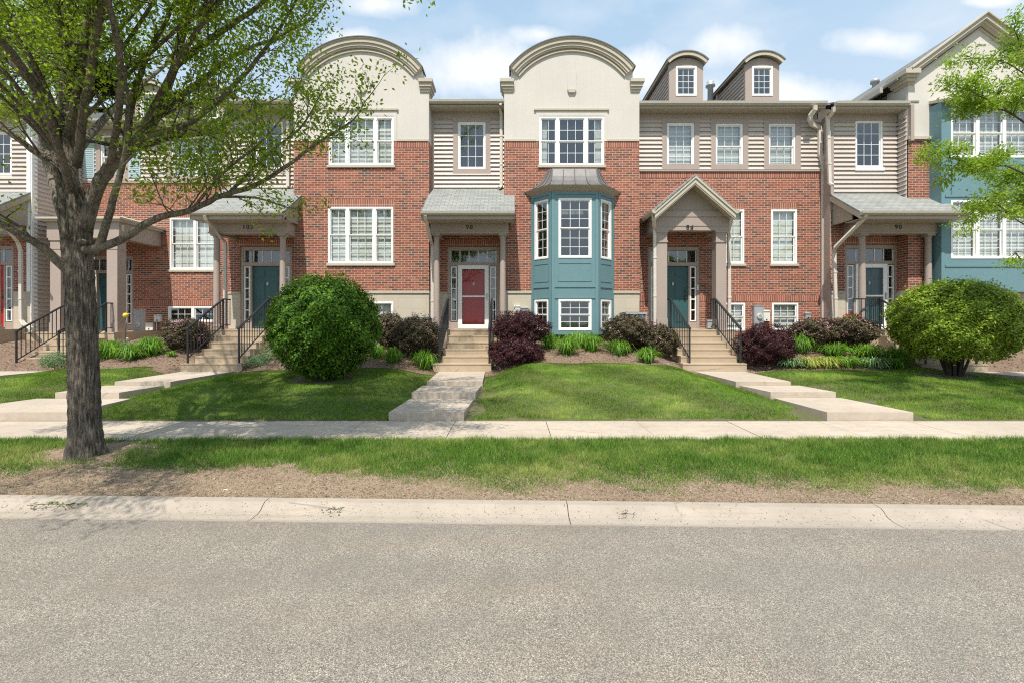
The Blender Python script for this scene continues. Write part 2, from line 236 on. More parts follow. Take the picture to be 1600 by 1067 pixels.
# ------------------------------------------------------------------ mesh builder
class MB:
    def __init__(s): s.v = []; s.f = []; s.sm = []
    def add(s, vs, fs, smooth=False):
        o = len(s.v); s.v += [tuple(v) for v in vs]; s.f += [tuple(i+o for i in f) for f in fs]; s.sm += [smooth]*len(fs); return s
    def box(s, x0, x1, y0, y1, z0, z1):
        return s.hexa([(x0,y0,z0),(x1,y0,z0),(x1,y1,z0),(x0,y1,z0),(x0,y0,z1),(x1,y0,z1),(x1,y1,z1),(x0,y1,z1)])
    def hexa(s, p):
        return s.add(p, [(0,3,2,1),(4,5,6,7),(0,1,5,4),(1,2,6,5),(2,3,7,6),(3,0,4,7)])
    def fbox(s, F, u0, u1, v0, v1, w0, w1):        # frame box: u along, v up, w outward
        q = lambda u, v, w: F(u, v, w)
        return s.hexa([q(u0,v0,w1),q(u1,v0,w1),q(u1,v0,w0),q(u0,v0,w0),q(u0,v1,w1),q(u1,v1,w1),q(u1,v1,w0),q(u0,v1,w0)])
    def prism(s, poly, y0, y1):                    # polygon (x,z) pushed along y
        n = len(poly); vs = [(x, y0, z) for x, z in poly] + [(x, y1, z) for x, z in poly]
        return s.add(vs, [tuple(range(n)), tuple(range(2*n-1, n-1, -1))] + [(i, i+n, (i+1) % n+n, (i+1) % n) for i in range(n)])
    def prismx(s, poly, x0, x1):                   # polygon (y,z) pushed along x
        n = len(poly); vs = [(x0, y, z) for y, z in poly] + [(x1, y, z) for y, z in poly]
        return s.add(vs, [tuple(range(n)), tuple(range(2*n-1, n-1, -1))] + [(i, i+n, (i+1) % n+n, (i+1) % n) for i in range(n)])
    def prismz(s, poly, z0, z1):
        n = len(poly); vs = [(x, y, z0) for x, y in poly] + [(x, y, z1) for x, y in poly]
        return s.add(vs, [tuple(range(n)), tuple(range(2*n-1, n-1, -1))] + [(i, i+n, (i+1) % n+n, (i+1) % n) for i in range(n)])
    def ring(s, cx, cz, r0, r1, a0, a1, y0, y1, n=40):
        vs = []
        for i in range(n+1):
            t = a0+(a1-a0)*i/n; c, q = math.sin(t), math.cos(t)
            for r in (r0, r1):
                for y in (y0, y1): vs.append((cx+r*c, y, cz+r*q))
        fs = [(0,1,3,2), (4*n, 4*n+2, 4*n+3, 4*n+1)]
        for i in range(n):
            k = 4*i; fs += [(k, k+2, k+6, k+4), (k+1, k+5, k+7, k+3), (k, k+4, k+5, k+1), (k+2, k+3, k+7, k+6)]
        return s.add(vs, fs)
    def tube(s, pts, rad, n=8, cap=True, rough=0):
        pts = [Vector(p) for p in pts]; k = len(pts); vs = []
        if not hasattr(rad, '__len__'): rad = [rad]*k
        t = (pts[1]-pts[0]).normalized(); ref = Vector((0,0,1)) if abs(t.z) < .9 else Vector((1,0,0)); a = t.cross(ref).normalized()
        for i, p in enumerate(pts):
            t = ((pts[min(i+1,k-1)]-pts[max(i-1,0)])).normalized(); a = (a-t*a.dot(t)).normalized(); b = t.cross(a)
            for j in range(n):
                th = 2*math.pi*j/n; r = rad[i]*(1+(rough*math.sin(j*2.4+i*.35) if rough else 0)); vs.append(p+a*(r*math.cos(th))+b*(r*math.sin(th)))
        fs = [(i*n+j, i*n+(j+1) % n, (i+1)*n+(j+1) % n, (i+1)*n+j) for i in range(k-1) for j in range(n)]
        if cap: fs += [tuple(range(n-1, -1, -1)), tuple(range((k-1)*n, k*n))]
        return s.add(vs, fs, True)
    def lathe(s, x, y, prof, n=24):
        vs = [(x+r*math.cos(2*math.pi*j/n), y+r*math.sin(2*math.pi*j/n), z) for r, z in prof for j in range(n)]; k = len(prof)
        fs = [(i*n+j, i*n+(j+1) % n, (i+1)*n+(j+1) % n, (i+1)*n+j) for i in range(k-1) for j in range(n)]
        fs += [tuple(range(n-1, -1, -1)), tuple(range((k-1)*n, k*n))]
        return s.add(vs, fs, True)
    def grid(s, rows):                             # rows of points
        m = len(rows[0]); vs = [p for r in rows for p in r]
        return s.add(vs, [(i*m+j, i*m+j+1, (i+1)*m+j+1, (i+1)*m+j) for i in range(len(rows)-1) for j in range(m-1)], True)
    def build(s, name, mat, parent=None):
        off = root_loc(parent); me = bpy.data.meshes.new(name)
        me.from_pydata([(v[0]-off.x, v[1]-off.y, v[2]-off.z) for v in s.v], [], s.f); me.update()
        uv = me.uv_layers.new(name='UVMap'); dat = []
        for p in me.polygons:
            n = p.normal
            if abs(n.z) > .97: u, w = Vector((1,0,0)), Vector((0,1,0))
            else: u = Vector((-n.y, n.x, 0)).normalized(); w = n.cross(u)
            for li in p.loop_indices:
                q = Vector(s.v[me.loops[li].vertex_index]); dat += [q.dot(u), q.dot(w)]
        uv.data.foreach_set('uv', dat); me.polygons.foreach_set('use_smooth', s.sm)
        me.materials.append(M[mat] if isinstance(mat, str) else mat)
        o = bpy.data.objects.new(name, me); COL.objects.link(o)
        if parent is not None: o.parent = parent
        return o
def root_loc(p):
    v = Vector((0,0,0))
    while p is not None: v += p.location; p = p.parent
    return v
def tag(o, label=None, cat=None, group=None, kind=None):
    for k, v in (('label', label), ('category', cat), ('group', group), ('kind', kind)):
        if v: o[k] = v
    return o
def empty(name, loc, label, cat, group=None):
    o = bpy.data.objects.new(name, None); COL.objects.link(o); o.location = loc; o.empty_display_size = .2
    return tag(o, label, cat, group)
def top(name, mb, mat, label, cat, group=None):       # a thing that is one mesh, its origin at its base
    xs = [v[0] for v in mb.v]; ys = [v[1] for v in mb.v]; zs = [v[2] for v in mb.v]; c = Vector(((min(xs)+max(xs))/2, (min(ys)+max(ys))/2, min(zs)))
    o = mb.build(name, mat)
    for v in o.data.vertices: v.co -= c
    o.location = c; return tag(o, label, cat, group)
def fastmesh(name, verts, k, mat, parent=None, loc=None):    # verts (n*k,3), n polygons of k corners
    off = np.array(root_loc(parent) if loc is None else loc); n = len(verts)//k; me = bpy.data.meshes.new(name)
    me.vertices.add(n*k); me.vertices.foreach_set('co', (verts-off).astype(np.float32).ravel())
    me.loops.add(n*k); me.loops.foreach_set('vertex_index', np.arange(n*k, dtype=np.int32))
    me.polygons.add(n); me.polygons.foreach_set('loop_start', np.arange(0, n*k, k, dtype=np.int32)); me.update(calc_edges=True)
    me.materials.append(M[mat]); o = bpy.data.objects.new(name, me); COL.objects.link(o)
    if parent is not None: o.parent = parent
    elif loc is not None: o.location = loc
    return o
def unit(a): return a/(np.linalg.norm(a, axis=1, keepdims=True)+1e-9)
def leaves(c, d, n, ln, wd):                      # rhombic leaves
    d = unit(d); s = unit(np.cross(d, n)); ln = ln[:, None]; wd = wd[:, None]
    v = np.stack([c, c+d*ln*.45+s*wd*.5, c+d*ln, c+d*ln*.45-s*wd*.5], 1); return v.reshape(-1, 3)
def rnd(n): return unit(RNG.normal(size=(n, 3)))
XX = lambda px, Y: (px-800)*Y/FP
ZZ = lambda py, Y: CAMZ+(500-py)*Y/FP
def smooth(t): t = min(1, max(0, t)); return t*t*(3-2*t)

# ------------------------------------------------------------------ ground
CURBK = lambda x: 4.59-.0266*x          # back of the curb
EDGE = lambda x: CURBK(x)-.36           # gutter edge against the asphalt
def walk_band(x0, x1, y): return None
# walk segments: (y_back, y_front, (xl_back, xr_back), (xl_front, xr_front), z_top)
WALKS = {
 98: [(12.24, 10.22, (-1.96,-.72), (-1.91,-.66), .575), (10.22, 9.2, (-2.0,-.68), (-2.03,-.74), .49), (9.2, 7.82, (-2.05,-.76), (-2.12,-.83), .37)],
 94: [(12.24, 10.2, (4.91,6.25), (5.02,6.25), .575), (10.2, 9.27, (5.1,6.45), (5.27,6.60), .49), (9.27, 7.82, (5.33,6.7), (5.42,6.90), .37)],
 102: [(12.24, 10.2, (-8.84,-7.48), (-8.91,-7.66), .575), (10.2, 9.2, (-9.1,-7.8), (-9.24,-7.95), .49), (9.2, 7.82, (-9.6,-7.7), (-9.9,-7.55), .37)],
 106: [(12.7, 10.4, (-14.2,-12.5), (-14.6,-12.9), .575), (10.4, 9.3, (-14.7,-13.1), (-14.9,-13.3), .49), (9.3, 7.82, (-15,-13.5), (-15.2,-13.8), .37)],
 90: [(12.0, 10.4, (12.0,13.4), (12.5,14.0), .60), (10.4, 9.2, (12.6,14.1), (13.2,14.7), .49), (9.2, 7.82, (13.3,14.8), (13.8,15.3), .37)]}
def interp(y, tab):
    if y <= tab[0][0]: return tab[0][1]
    for (a, b), (c, d) in zip(tab, tab[1:]):
        if y <= c: return b+(d-b)*(y-a)/(c-a)
    return tab[-1][1]
MOUND = [(7.8,.25),(8.2,.31),(9,.46),(10,.63),(11,.76),(11.8,.83),(12.3,.92),(13,1.08),(14.1,1.26),(15.2,1.36)]
NEARW = [(7.8,.24),(9.2,.33),(10.2,.44),(12.2,.53),(12.9,.72),(13.8,1.05),(15.2,1.3)]
def wx(seg, y):
    yb, yf, b, f, z = seg; t = (yb-y)/(yb-yf); return b[0]+(f[0]-b[0])*t, b[1]+(f[1]-b[1])*t
def walk_dist(x, y):                      # distance to nearest walk or stair band
    best = 9
    for k, segs in WALKS.items():
        yy = min(max(y, 7.83), segs[0][0])
        for sg in segs:
            if sg[1] <= yy <= sg[0]+.001:
                l, r = wx(sg, yy); best = min(best, max(l-x, x-r, 0 if l <= x <= r else 0)); break
    return best
def ground(x, y):
    if y < 7.8:
        if y < 6.6: return .115+.085*smooth((y-4.6)/2)+.012*math.sin(x*1.7+y*3)*math.sin(x*.6)*(1 if 4.9 < y < 6.4 else 0)
        return .21
    d = walk_dist(x, y); amp = 1.0 if -1.2 < x < 5.6 else .45
    base = interp(y, NEARW); m = base+(interp(y, MOUND)-base)*(amp if y < 12 else amp+(1-amp)*min(1, (y-12)/2))
    t = smooth(d/1.1); z = base+(m-base)*t
    return z+.012*math.sin(x*2.1+y)*math.sin(y*2.7-x*.4)*t
def ground_at(px, py):
    Y = 7.9
    while Y < 15:
        if CAMZ+(500-py)*Y/FP <= ground(XX(px, Y), Y): break
        Y += .03
    return XX(px, Y), Y, ground(XX(px, Y), Y)
def BEDEDGE(x): return 11.85+.12*math.sin(x*1.3)+.08*math.sin(x*3.1)-(.15 if -1 < x < 5 else 0)+(.25 if x < -9.5 else 0)

def strip(x0, x1, dx, f0, f1, ny, zf):
    rows = []; n = int((x1-x0)/dx)
    for i in range(n+1):
        x = x0+(x1-x0)*i/n; a_, b_ = f0(x), f1(x); rows.append([(x, a_+(b_-a_)*j/ny, zf(x, a_+(b_-a_)*j/ny)) for j in range(ny+1)])
    return rows
tag(MB().add([(-400,-400,-.12),(400,-400,-.12),(400,400,-.12),(-400,400,-.12)], [(0,1,2,3)]).build('ground', 'far'), 'distant ground around the street', kind='structure')
tag(MB().grid(strip(-60, 60, 1.0, lambda x: -7.0, lambda x: EDGE(x)+.02, 8, lambda x, y: .05+.02*smooth((4-y)/5))).build('road', 'asphalt'), 'worn light grey asphalt road', kind='structure')
# curb with gutter, in poured lengths with open joints
cb = MB(); x = -45.2; joints = []
while x < 45:
    ln = 3.05; x0, x1 = x+.004, x+ln-.004; joints.append(x); sk = random.uniform(-.02, .02)
    prof = [(0,.056),(.06,.044),(.17,.046),(.23,.062),(.275,.10),(.31,.118),(.40,.122),(.40,-.08),(0,-.08)]
    rows = []
    for xx in (x0, x1): rows.append([(xx, EDGE(xx)+p[0], p[1]) for p in prof])
    n = len(prof); o = len(cb.v)
    cb.add(rows[0]+rows[1], [(i, (i+1) % n, n+(i+1) % n, n+i) for i in range(n)]+[tuple(range(n-1,-1,-1)), tuple(range(n, 2*n))]); x += ln
tag(cb.build('curb', 'curb'), 'pale rolled concrete curb and gutter', kind='structure')
tag(MB().grid(strip(-45, 45, .25, lambda x: CURBK(x)+.02, lambda x: 6.66, 12, lambda x, y: ground(x, y))).build('verge', 'soil'), 'dry soil of the strip beside the curb', kind='structure')
sw = MB(); x = -46.5+.58
while x < 46:
    sw.box(x+.005, x+1.55-.005, 6.6, 7.8, .05, .222+random.uniform(-.004, .004)); x += 1.55
tag(sw.build('sidewalk', 'conc'), 'pale concrete sidewalk in square slabs', kind='structure')
tag(MB().grid(strip(-45, 45, .3, lambda x: 7.79, lambda x: 17.5, 44, lambda x, y: ground(x, min(y, 15)))).build('lawn_soil', 'lawnsoil'), 'ground under the front lawns', kind='structure')
def in_stairs(x, y): return y > 12.1 and any(a_ < x < b_ for a_, b_ in ((-2.2,-.4),(4.5,6.4),(-9,-7.2)))
tag(MB().grid(strip(-30, 30, .12, BEDEDGE, lambda x: 15.3, 26, lambda x, y: ground(x, y)+.016)).build('mulch_bed', 'mulch'), 'brown bark mulch bed along the houses', kind='structure')
def patch(x0, x1, y0, y1):
    rows = [[(x0+(x1-x0)*i/8*(.7+.3*math.sin(y*4+x0*2)), y, ground(x0+(x1-x0)*i/8, y)+.006) for i in range(9)] for y in [y0+(y1-y0)*j/14 for j in range(15)]]
    tag(MB().grid(rows).build('bare_soil', 'soil'), 'bare tan soil beside a walk', kind='structure')

# walks
for k, segs in WALKS.items():
    mb = MB()
    for (yb, yf, b, f, z) in segs:
        yb2 = yb+(.0 if yb > 12 else .0)
        g = .004
        p = [(f[0],yf+g,z-.17),(f[1],yf+g,z-.17),(b[1],yb-g,z-.17),(b[0],yb-g,z-.17),(f[0],yf+g,z),(f[1],yf+g,z),(b[1],yb-g,z+.0),(b[0],yb-g,z+.0)]
        mb.hexa(p)
    tag(mb.build('front_walk', 'conc'), kind='structure')

# ------------------------------------------------------------------ grass
def walkable(xs, ys):                       # vectorised keep-mask for lawns
    keep = np.ones(len(xs), bool)
    for k, segs in WALKS.items():
        for (yb, yf, b, f, z) in segs:
            t = (yb-ys)/(yb-yf); l = b[0]+(f[0]-b[0])*t-.0; r = b[1]+(f[1]-b[1])*t+.0
            keep &= ~((ys > yf-.05) & (ys < yb+.05) & (xs > l) & (xs < r))
    return keep
def vnoise(x, y, s, seed=0):
    r = np.zeros_like(x)
    for i in range(5):
        a1, a2, a3 = seed*1.7+i*2.1, seed*.9+i*3.3, seed+i
        r += np.sin(x*s*(1+.37*i)+a1+1.3*np.sin(y*s*.8+a2))*np.sin(y*s*(1.1+.29*i)+a3+1.1*np.sin(x*s*.7+a1))
    return r/2.5
gz = np.vectorize(ground)
def zgrid(x0, x1, y0, y1, n, m):
    X = np.linspace(x0, x1, n); Y = np.linspace(y0, y1, m); Z = np.array([[ground(a_, b_) for b_ in Y] for a_ in X])
    def f(x, y):
        u = np.clip((x-x0)/(x1-x0)*(n-1), 0, n-1.001); v = np.clip((y-y0)/(y1-y0)*(m-1), 0, m-1.001); i = u.astype(int); j = v.astype(int); u -= i; v -= j
        return Z[i,j]*(1-u)*(1-v)+Z[i+1,j]*u*(1-v)+Z[i,j+1]*(1-u)*v+Z[i+1,j+1]*u*v
    return f
def blades(x, y, z, h, w, lean=.5, mow=None):
    n = len(x); th = RNG.uniform(0, 2*np.pi, n); ph = RNG.uniform(0, 2*np.pi, n); c = np.stack([x, y, z-.01], 1)
    sd_ = np.stack([np.cos(th), np.sin(th), 0*th], 1)*w[:, None]*.5; l = RNG.uniform(.1, 1, n)*lean*h
    tip = c+np.stack([np.cos(ph)*l, np.sin(ph)*l, h], 1)
    if mow is not None: tip[:, 1] += mow
    return np.stack([c-sd_, c+sd_, tip], 1).reshape(-1, 3)
# verge
n = 520000; x = RNG.uniform(-11, 10.5, n); y = RNG.uniform(4.6, 6.62, n)
cbk = 4.59-.0266*x; lim = cbk+.33+.18*vnoise(x, y*0, 1.6, 2)+.12*vnoise(x, y, 6, 5)+.45*np.exp(-((x+4.6)/1.6)**2)+.25*np.exp(-((x+2.6)/1.2)**2)
dtrunk = np.hypot((x+5.55)/1.3, (y-6.1)/.9)
dens = np.clip((y-lim)/.28, .035, 1)*np.clip((dtrunk-.38+.2*vnoise(x, y, 4, 1))/.5, 0, 1)*np.clip(.95+.4*vnoise(x, y, 3.0, 8), .3, 1)
vis = np.abs(x) < (y+.5)*1.14
k = (RNG.random(n) < dens) & vis & (y > cbk+.05); x, y = x[k], y[k]; n = len(x)
h = RNG.uniform(.045, .11, n)*np.clip((y-4.59+.0266*x)/1.2, .42, 1.0)*(1+.25*vnoise(x, y, 5, 3)); f = zgrid(-11.5, 11, 4.4, 6.7, 180, 30)
v = blades(x, y, f(x, y), h, RNG.uniform(.005, .009, n), .8)
tag(fastmesh('verge_grass', v, 3, 'turf'), 'green grass on the strip between curb and sidewalk', 'grass', kind='stuff')
n = 260000; x = RNG.uniform(-9, 9, n); y = RNG.uniform(4.55, 6.6, n); cbk = 4.59-.0266*x
k = (y > cbk+.05+.02*vnoise(x, y, 9)) & (np.abs(x) < (y+.4)*1.14) & (RNG.random(n) < np.clip(1.15-(y-cbk-.45)*.8, .15, .8)); x, y = x[k], y[k]; n = len(x)
v = blades(x, y, f(x, y), RNG.uniform(.006, .028, n), RNG.uniform(.006, .012, n), 3.4)
tag(fastmesh('dead_grass', v, 3, 'dead'), 'dry straw coloured grass along the curb', 'dry grass', kind='stuff')
n = 9000; x = RNG.uniform(-7, 7, n); cbk = 4.59-.0266*x; y = cbk+.06+RNG.random(n)**1.5*.9; c = np.stack([x, y, f(x, y)+.006], 1); nn = unit(rnd(n)*.6+[0, 0, 1]); dd = np.cross(nn, rnd(n))
tag(fastmesh('soil_crumbs', leaves(c, dd, nn, RNG.uniform(.008, .035, n), RNG.uniform(.006, .014, n)), 4, 'chip'), 'small clods and dead leaf bits on the dry soil', 'soil crumbs', kind='stuff')
# lawns
BUSHES = [(-4.45, 10.75, .75), (10.6, 11.1, .6)]
n = 900000; x = RNG.uniform(-18, 18, n); y = RNG.uniform(7.84, 12.6, n)
ed = 11.85+.12*np.sin(x*1.3)+.08*np.sin(x*3.1)-np.where((x > -1) & (x < 5), .15, 0)+np.where(x < -9.5, .25, 0)
k = (y < ed+.04*vnoise(x, y, 7)) & (np.abs(x) < (y+.3)*1.14) & walkable(x, y) & (y > 7.84+.05*(vnoise(x, y*0, 5, 4)+.4))
k &= ~((x > -.95) & (x < -.62+.14*vnoise(x, y, 4)) & (y < 12)) & ~((x > 4.85+.25*vnoise(x, y, 3)) & (x < 5.5) & (y < 8.4+.3*vnoise(x, y, 2))) & ~((x > 6.8) & (x < 7.2+.2*vnoise(x, y, 2)) & (y < 9.1))
for bx_, by_, br_ in BUSHES: k &= np.hypot(x-bx_, (y-by_)*1.2) > br_*(1+.15*vnoise(x, y, 5))
x, y = x[k], y[k]; n = len(x); f = zgrid(-19, 19, 7.8, 12.8, 380, 90)
h = RNG.uniform(.03, .06, n)*(1+.2*vnoise(x, y, 3, 3)); v = blades(x, y, f(x, y), h, RNG.uniform(.006, .010, n), .5, np.tanh(2*np.sin((x*.8+y*.6)*3.6+.8*vnoise(x, y, 1.2)))*.012)
tag(fastmesh('lawn_grass', v, 3, 'lawn'), 'short mown grass of the front lawns', 'lawn', kind='stuff')
# mulch chips
n = 26000; x = RNG.uniform(-16, 16, n); y = RNG.uniform(11.6, 14.5, n)
ed = 11.85+.12*np.sin(x*1.3)+.08*np.sin(x*3.1)-np.where((x > -1) & (x < 5), .15, 0)+np.where(x < -9.5, .25, 0); k = y > ed+.03
x, y = x[k], y[k]; n = len(x); z = gz(x, y)+.022; c = np.stack([x, y, z], 1); nn = unit(rnd(n)*.5+[0, 0, 1]); dd = np.cross(nn, rnd(n))
tag(fastmesh('mulch_chips', leaves(c, dd, nn, RNG.uniform(.03, .08, n), RNG.uniform(.012, .03, n)), 4, 'chip'), 'loose bark chips on the planting bed', 'mulch', kind='stuff')

# ------------------------------------------------------------------ building parts
def FR(Y): return lambda u, v, w: (u, Y-w, v)
def FS(p0, p1):                                   # frame along a slanting wall from p0 to p1 (x,y)
    d = Vector((p1[0]-p0[0], p1[1]-p0[1])); d.normalize(); nx, ny = d.y, -d.x
    return lambda u, v, w: (p0[0]+d.x*u+nx*w, p0[1]+d.y*u+ny*w, v)
def FX(X, sgn):                                   # wall facing +x or -x ; u runs along y
    return lambda u, v, w: (X+sgn*w, u, v)
def window(root, F, u0, u1, z0, z1, sashes=1, hung=True, cols=3, rows=(2, 2), blind=None, sill=None, widths=None, split=.5):
    fw = .055; w = MB(); d0, d1 = -.075, .012
    w.fbox(F, u0, u1, z1-fw, z1, d0, d1); w.fbox(F, u0, u1, z0, z0+fw, d0, d1+.004)
    w.fbox(F, u0, u0+fw, z0+fw, z1-fw, d0, d1); w.fbox(F, u1-fw, u1, z0+fw, z1-fw, d0, d1)
    iu0, iu1 = u0+fw, u1-fw; mw = .10
    ws = widths or [1]*sashes; tot = sum(ws); avail = (iu1-iu0)-mw*(sashes-1); g = MB(); bl = MB(); u = iu0; zs = z0+fw+(z1-z0-2*fw)*split
    mg = MB()
    for i, k in enumerate(ws):
        a_, b_ = u, u+avail*k/tot; c_ = cols[i] if hasattr(cols, '__len__') else cols
        if i < sashes-1: w.fbox(F, b_, b_+mw, z0+fw, z1-fw, d0, d1-.002)
        parts = [(z0+fw, z1-fw, rows[0])] if not hung else [(z0+fw, zs, rows[1]), (zs, z1-fw, rows[0])]
        for j, (p, q, rr) in enumerate(parts):
            dd = -.045 if (hung and j == 0) else -.02; s_ = .028
            w.fbox(F, a_, b_, p, p+s_, dd-.03, dd); w.fbox(F, a_, b_, q-s_, q, dd-.03, dd+.001); w.fbox(F, a_, a_+s_, p+s_, q-s_, dd-.03, dd); w.fbox(F, b_-s_, b_, p+s_, q-s_, dd-.03, dd)
            g.add([F(a_+s_, p+s_, dd-.012), F(b_-s_, p+s_, dd-.012), F(b_-s_, q-s_, dd-.012), F(a_+s_, q-s_, dd-.012)], [(0, 1, 2, 3)])
            for c in range(1, c_): uu = a_+s_+(b_-a_-2*s_)*c/c_; mg.fbox(F, uu-.009, uu+.009, p+s_, q-s_, dd-.028, dd-.019)
            for r in range(1, rr): vv = p+s_+(q-p-2*s_)*r/rr; mg.fbox(F, a_+s_, b_-s_, vv-.009, vv+.009, dd-.0285, dd-.0195)
        if blind == 'blind':
            zz = z1-fw-.01
            while zz > z0+fw: bl.fbox(F, a_+.01, b_-.01, zz-.034, zz-.0335, -.150, -.140); bl.hexa([F(a_+.01,zz-.044,-.124),F(b_-.01,zz-.044,-.124),F(b_-.01,zz-.042,-.124),F(a_+.01,zz-.042,-.124),F(a_+.01,zz-.006,-.142),F(b_-.01,zz-.006,-.142),F(b_-.01,zz-.004,-.142),F(a_+.01,zz-.004,-.142)]); zz -= .042
        elif blind in ('shade', 'half'):
            bl.fbox(F, a_+.01, b_-.01, z0+fw if blind == 'shade' else zs+.05, z1-fw, -.15, -.14)
        elif blind == 'curtain' and i in (0, sashes-1):
            m = 14; lo, hi = (a_, a_+.30*(b_-a_)+.06) if i == 0 else (b_-.30*(b_-a_)-.06, b_); pts = []
            for t in range(m+1): pts.append((lo+(hi-lo)*t/m, -.16-.02*(t % 2)))
            for t in range(m): bl.add([F(pts[t][0], z0+fw, pts[t][1]), F(pts[t+1][0], z0+fw, pts[t+1][1]), F(pts[t+1][0], z1-fw, pts[t+1][1]), F(pts[t][0], z1-fw, pts[t][1])], [(0, 1, 2, 3)])
        u = b_+mw
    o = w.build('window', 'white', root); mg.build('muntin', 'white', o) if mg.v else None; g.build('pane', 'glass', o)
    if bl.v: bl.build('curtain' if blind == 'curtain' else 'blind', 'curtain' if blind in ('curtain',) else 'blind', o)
    if sill:
        s_ = MB(); s_.fbox(F, u0-.05, u1+.05, z0-.075, z0-.001, -.05, .05); s_.build('sill', sill, o)
    return o
def wall(mb, F, u0, u1, v0, v1, holes, depth=.13):
    us = sorted({u0, u1, *[min(max(h[i], u0), u1) for h in holes for i in (0, 1)]}); vs = sorted({v0, v1, *[min(max(h[i], v0), v1) for h in holes for i in (2, 3)]})
    for a_, b_ in zip(us, us[1:]):
        for c, d in zip(vs, vs[1:]):
            m, n = (a_+b_)/2, (c+d)/2
            if any(h[0] < m < h[1] and h[2] < n < h[3] for h in holes): continue
            mb.add([F(a_, c, 0), F(b_, c, 0), F(b_, d, 0), F(a_, d, 0)], [(0, 1, 2, 3)])
    for h in holes:
        a_, b_ = max(h[0], u0), min(h[1], u1); c, d = max(h[2], v0), min(h[3], v1)
        if a_ >= b_ or c >= d: continue
        for p, q in (((a_, c), (b_, c)), ((b_, c), (b_, d)), ((b_, d), (a_, d)), ((a_, d), (a_, c))):
            if p[1] == q[1] and (p[1] in (v0, v1)) and not (h[2] >= v0 and h[3] <= v1): continue
            mb.add([F(p[0], p[1], 0), F(q[0], q[1], 0), F(q[0], q[1], -depth), F(p[0], p[1], -depth)], [(0, 1, 2, 3)])
def siding(mb, F, u0, u1, v0, v1, holes, step=.139):
    v = v0
    while v < v1-.01:
        t = min(v+step, v1); iv = [(u0, u1)]
        for h in holes:
            if h[2] < v+step*.6 and h[3] > v+step*.4:
                iv = [s_ for (a_, b_) in iv for s_ in ((a_, min(b_, h[0])), (max(a_, h[1]), b_)) if s_[1]-s_[0] > .01]
        for a_, b_ in iv:
            mb.add([F(a_, v, .056), F(b_, v, .056), F(b_, v+.8*(t-v), .014), F(a_, v+.8*(t-v), .014), F(b_, t, .004), F(a_, t, .004), F(a_, v, .0), F(b_, v, .0)], [(0, 1, 2, 3), (3, 2, 4, 5), (6, 7, 1, 0), (6, 0, 3, 5), (1, 7, 4, 2)])
        v += step
def trimframe(mb, F, u0, u1, z0, z1, w=.10, p=.035, headw=None):
    h = headw or w
    mb.fbox(F, u0-w, u1+w, z1, z1+h, .0, p+.006); mb.fbox(F, u0-w, u1+w, z0-w, z0, .0, p+.003); mb.fbox(F, u0-w, u0, z0, z1, 0, p); mb.fbox(F, u1, u1+w, z0, z1, 0, p)
def soldier(root, F, items):
    for u0, u1, z0, z1 in items:
        if u1-u0 > .02: MB().fbox(F, u0, u1, z0, z1, -.02, .006).build('soldier_course', 'soldier', root)
def eave(root, x0, x1, Y, ztop, over=.42, drop=.0, capl=True):
    """gutter, fascia, soffit and frieze of an eave along X; ztop = top of gutter"""
    g = MB(); yf = Y-over
    g.prismx([(yf-.11, ztop), (yf-.10, ztop-.07), (yf-.055, ztop-.12), (yf, ztop-.12), (yf, ztop-.02), (yf-.095, ztop-.02), (yf-.10, ztop)], x0, x1)
    g.build('gutter', 'gutter', root)
    f = MB(); f.box(x0, x1, yf+.002, yf+.03, ztop-.19, ztop-.0); f.build('fascia', 'fascia', root)
    s_ = MB(); s_.box(x0+.01, x1-.01, yf+.03, Y+.02, ztop-.185, ztop-.165)
    n = int((x1-x0)/.1)
    for i in range(1, n): s_.box(x0+i*(x1-x0)/n-.004, x0+i*(x1-x0)/n+.004, yf+.035, Y, ztop-.189, ztop-.185)
    s_.build('soffit', 'soffit', root)
    z = MB(); z.box(x0+.01, x1-.01, Y-.03, Y+.02, ztop-.40, ztop-.186); z.build('frieze', 'trim', root)
def mainroof(root, x0, x1, Y, z, back=9, pitch=24, over=.42):
    t = math.tan(R(pitch)); y0 = Y-over; ym = Y+back/2; r = MB()
    r.hexa([(x0,y0,z-.02),(x1,y0,z-.02),(x1,ym,z-.02+(ym-y0)*t),(x0,ym,z-.02+(ym-y0)*t),(x0,y0,z+.03),(x1,y0,z+.03),(x1,ym,z+.03+(ym-y0)*t),(x0,ym,z+.03+(ym-y0)*t)])
    y1 = 2*ym-y0
    r.hexa([(x0,ym,z-.02+(ym-y0)*t),(x1,ym,z-.02+(ym-y0)*t),(x1,y1,z-.02),(x0,y1,z-.02),(x0,ym,z+.03+(ym-y0)*t),(x1,ym,z+.03+(ym-y0)*t),(x1,y1,z+.03),(x0,y1,z+.03)])
    return r.build('roof', 'roof', root)
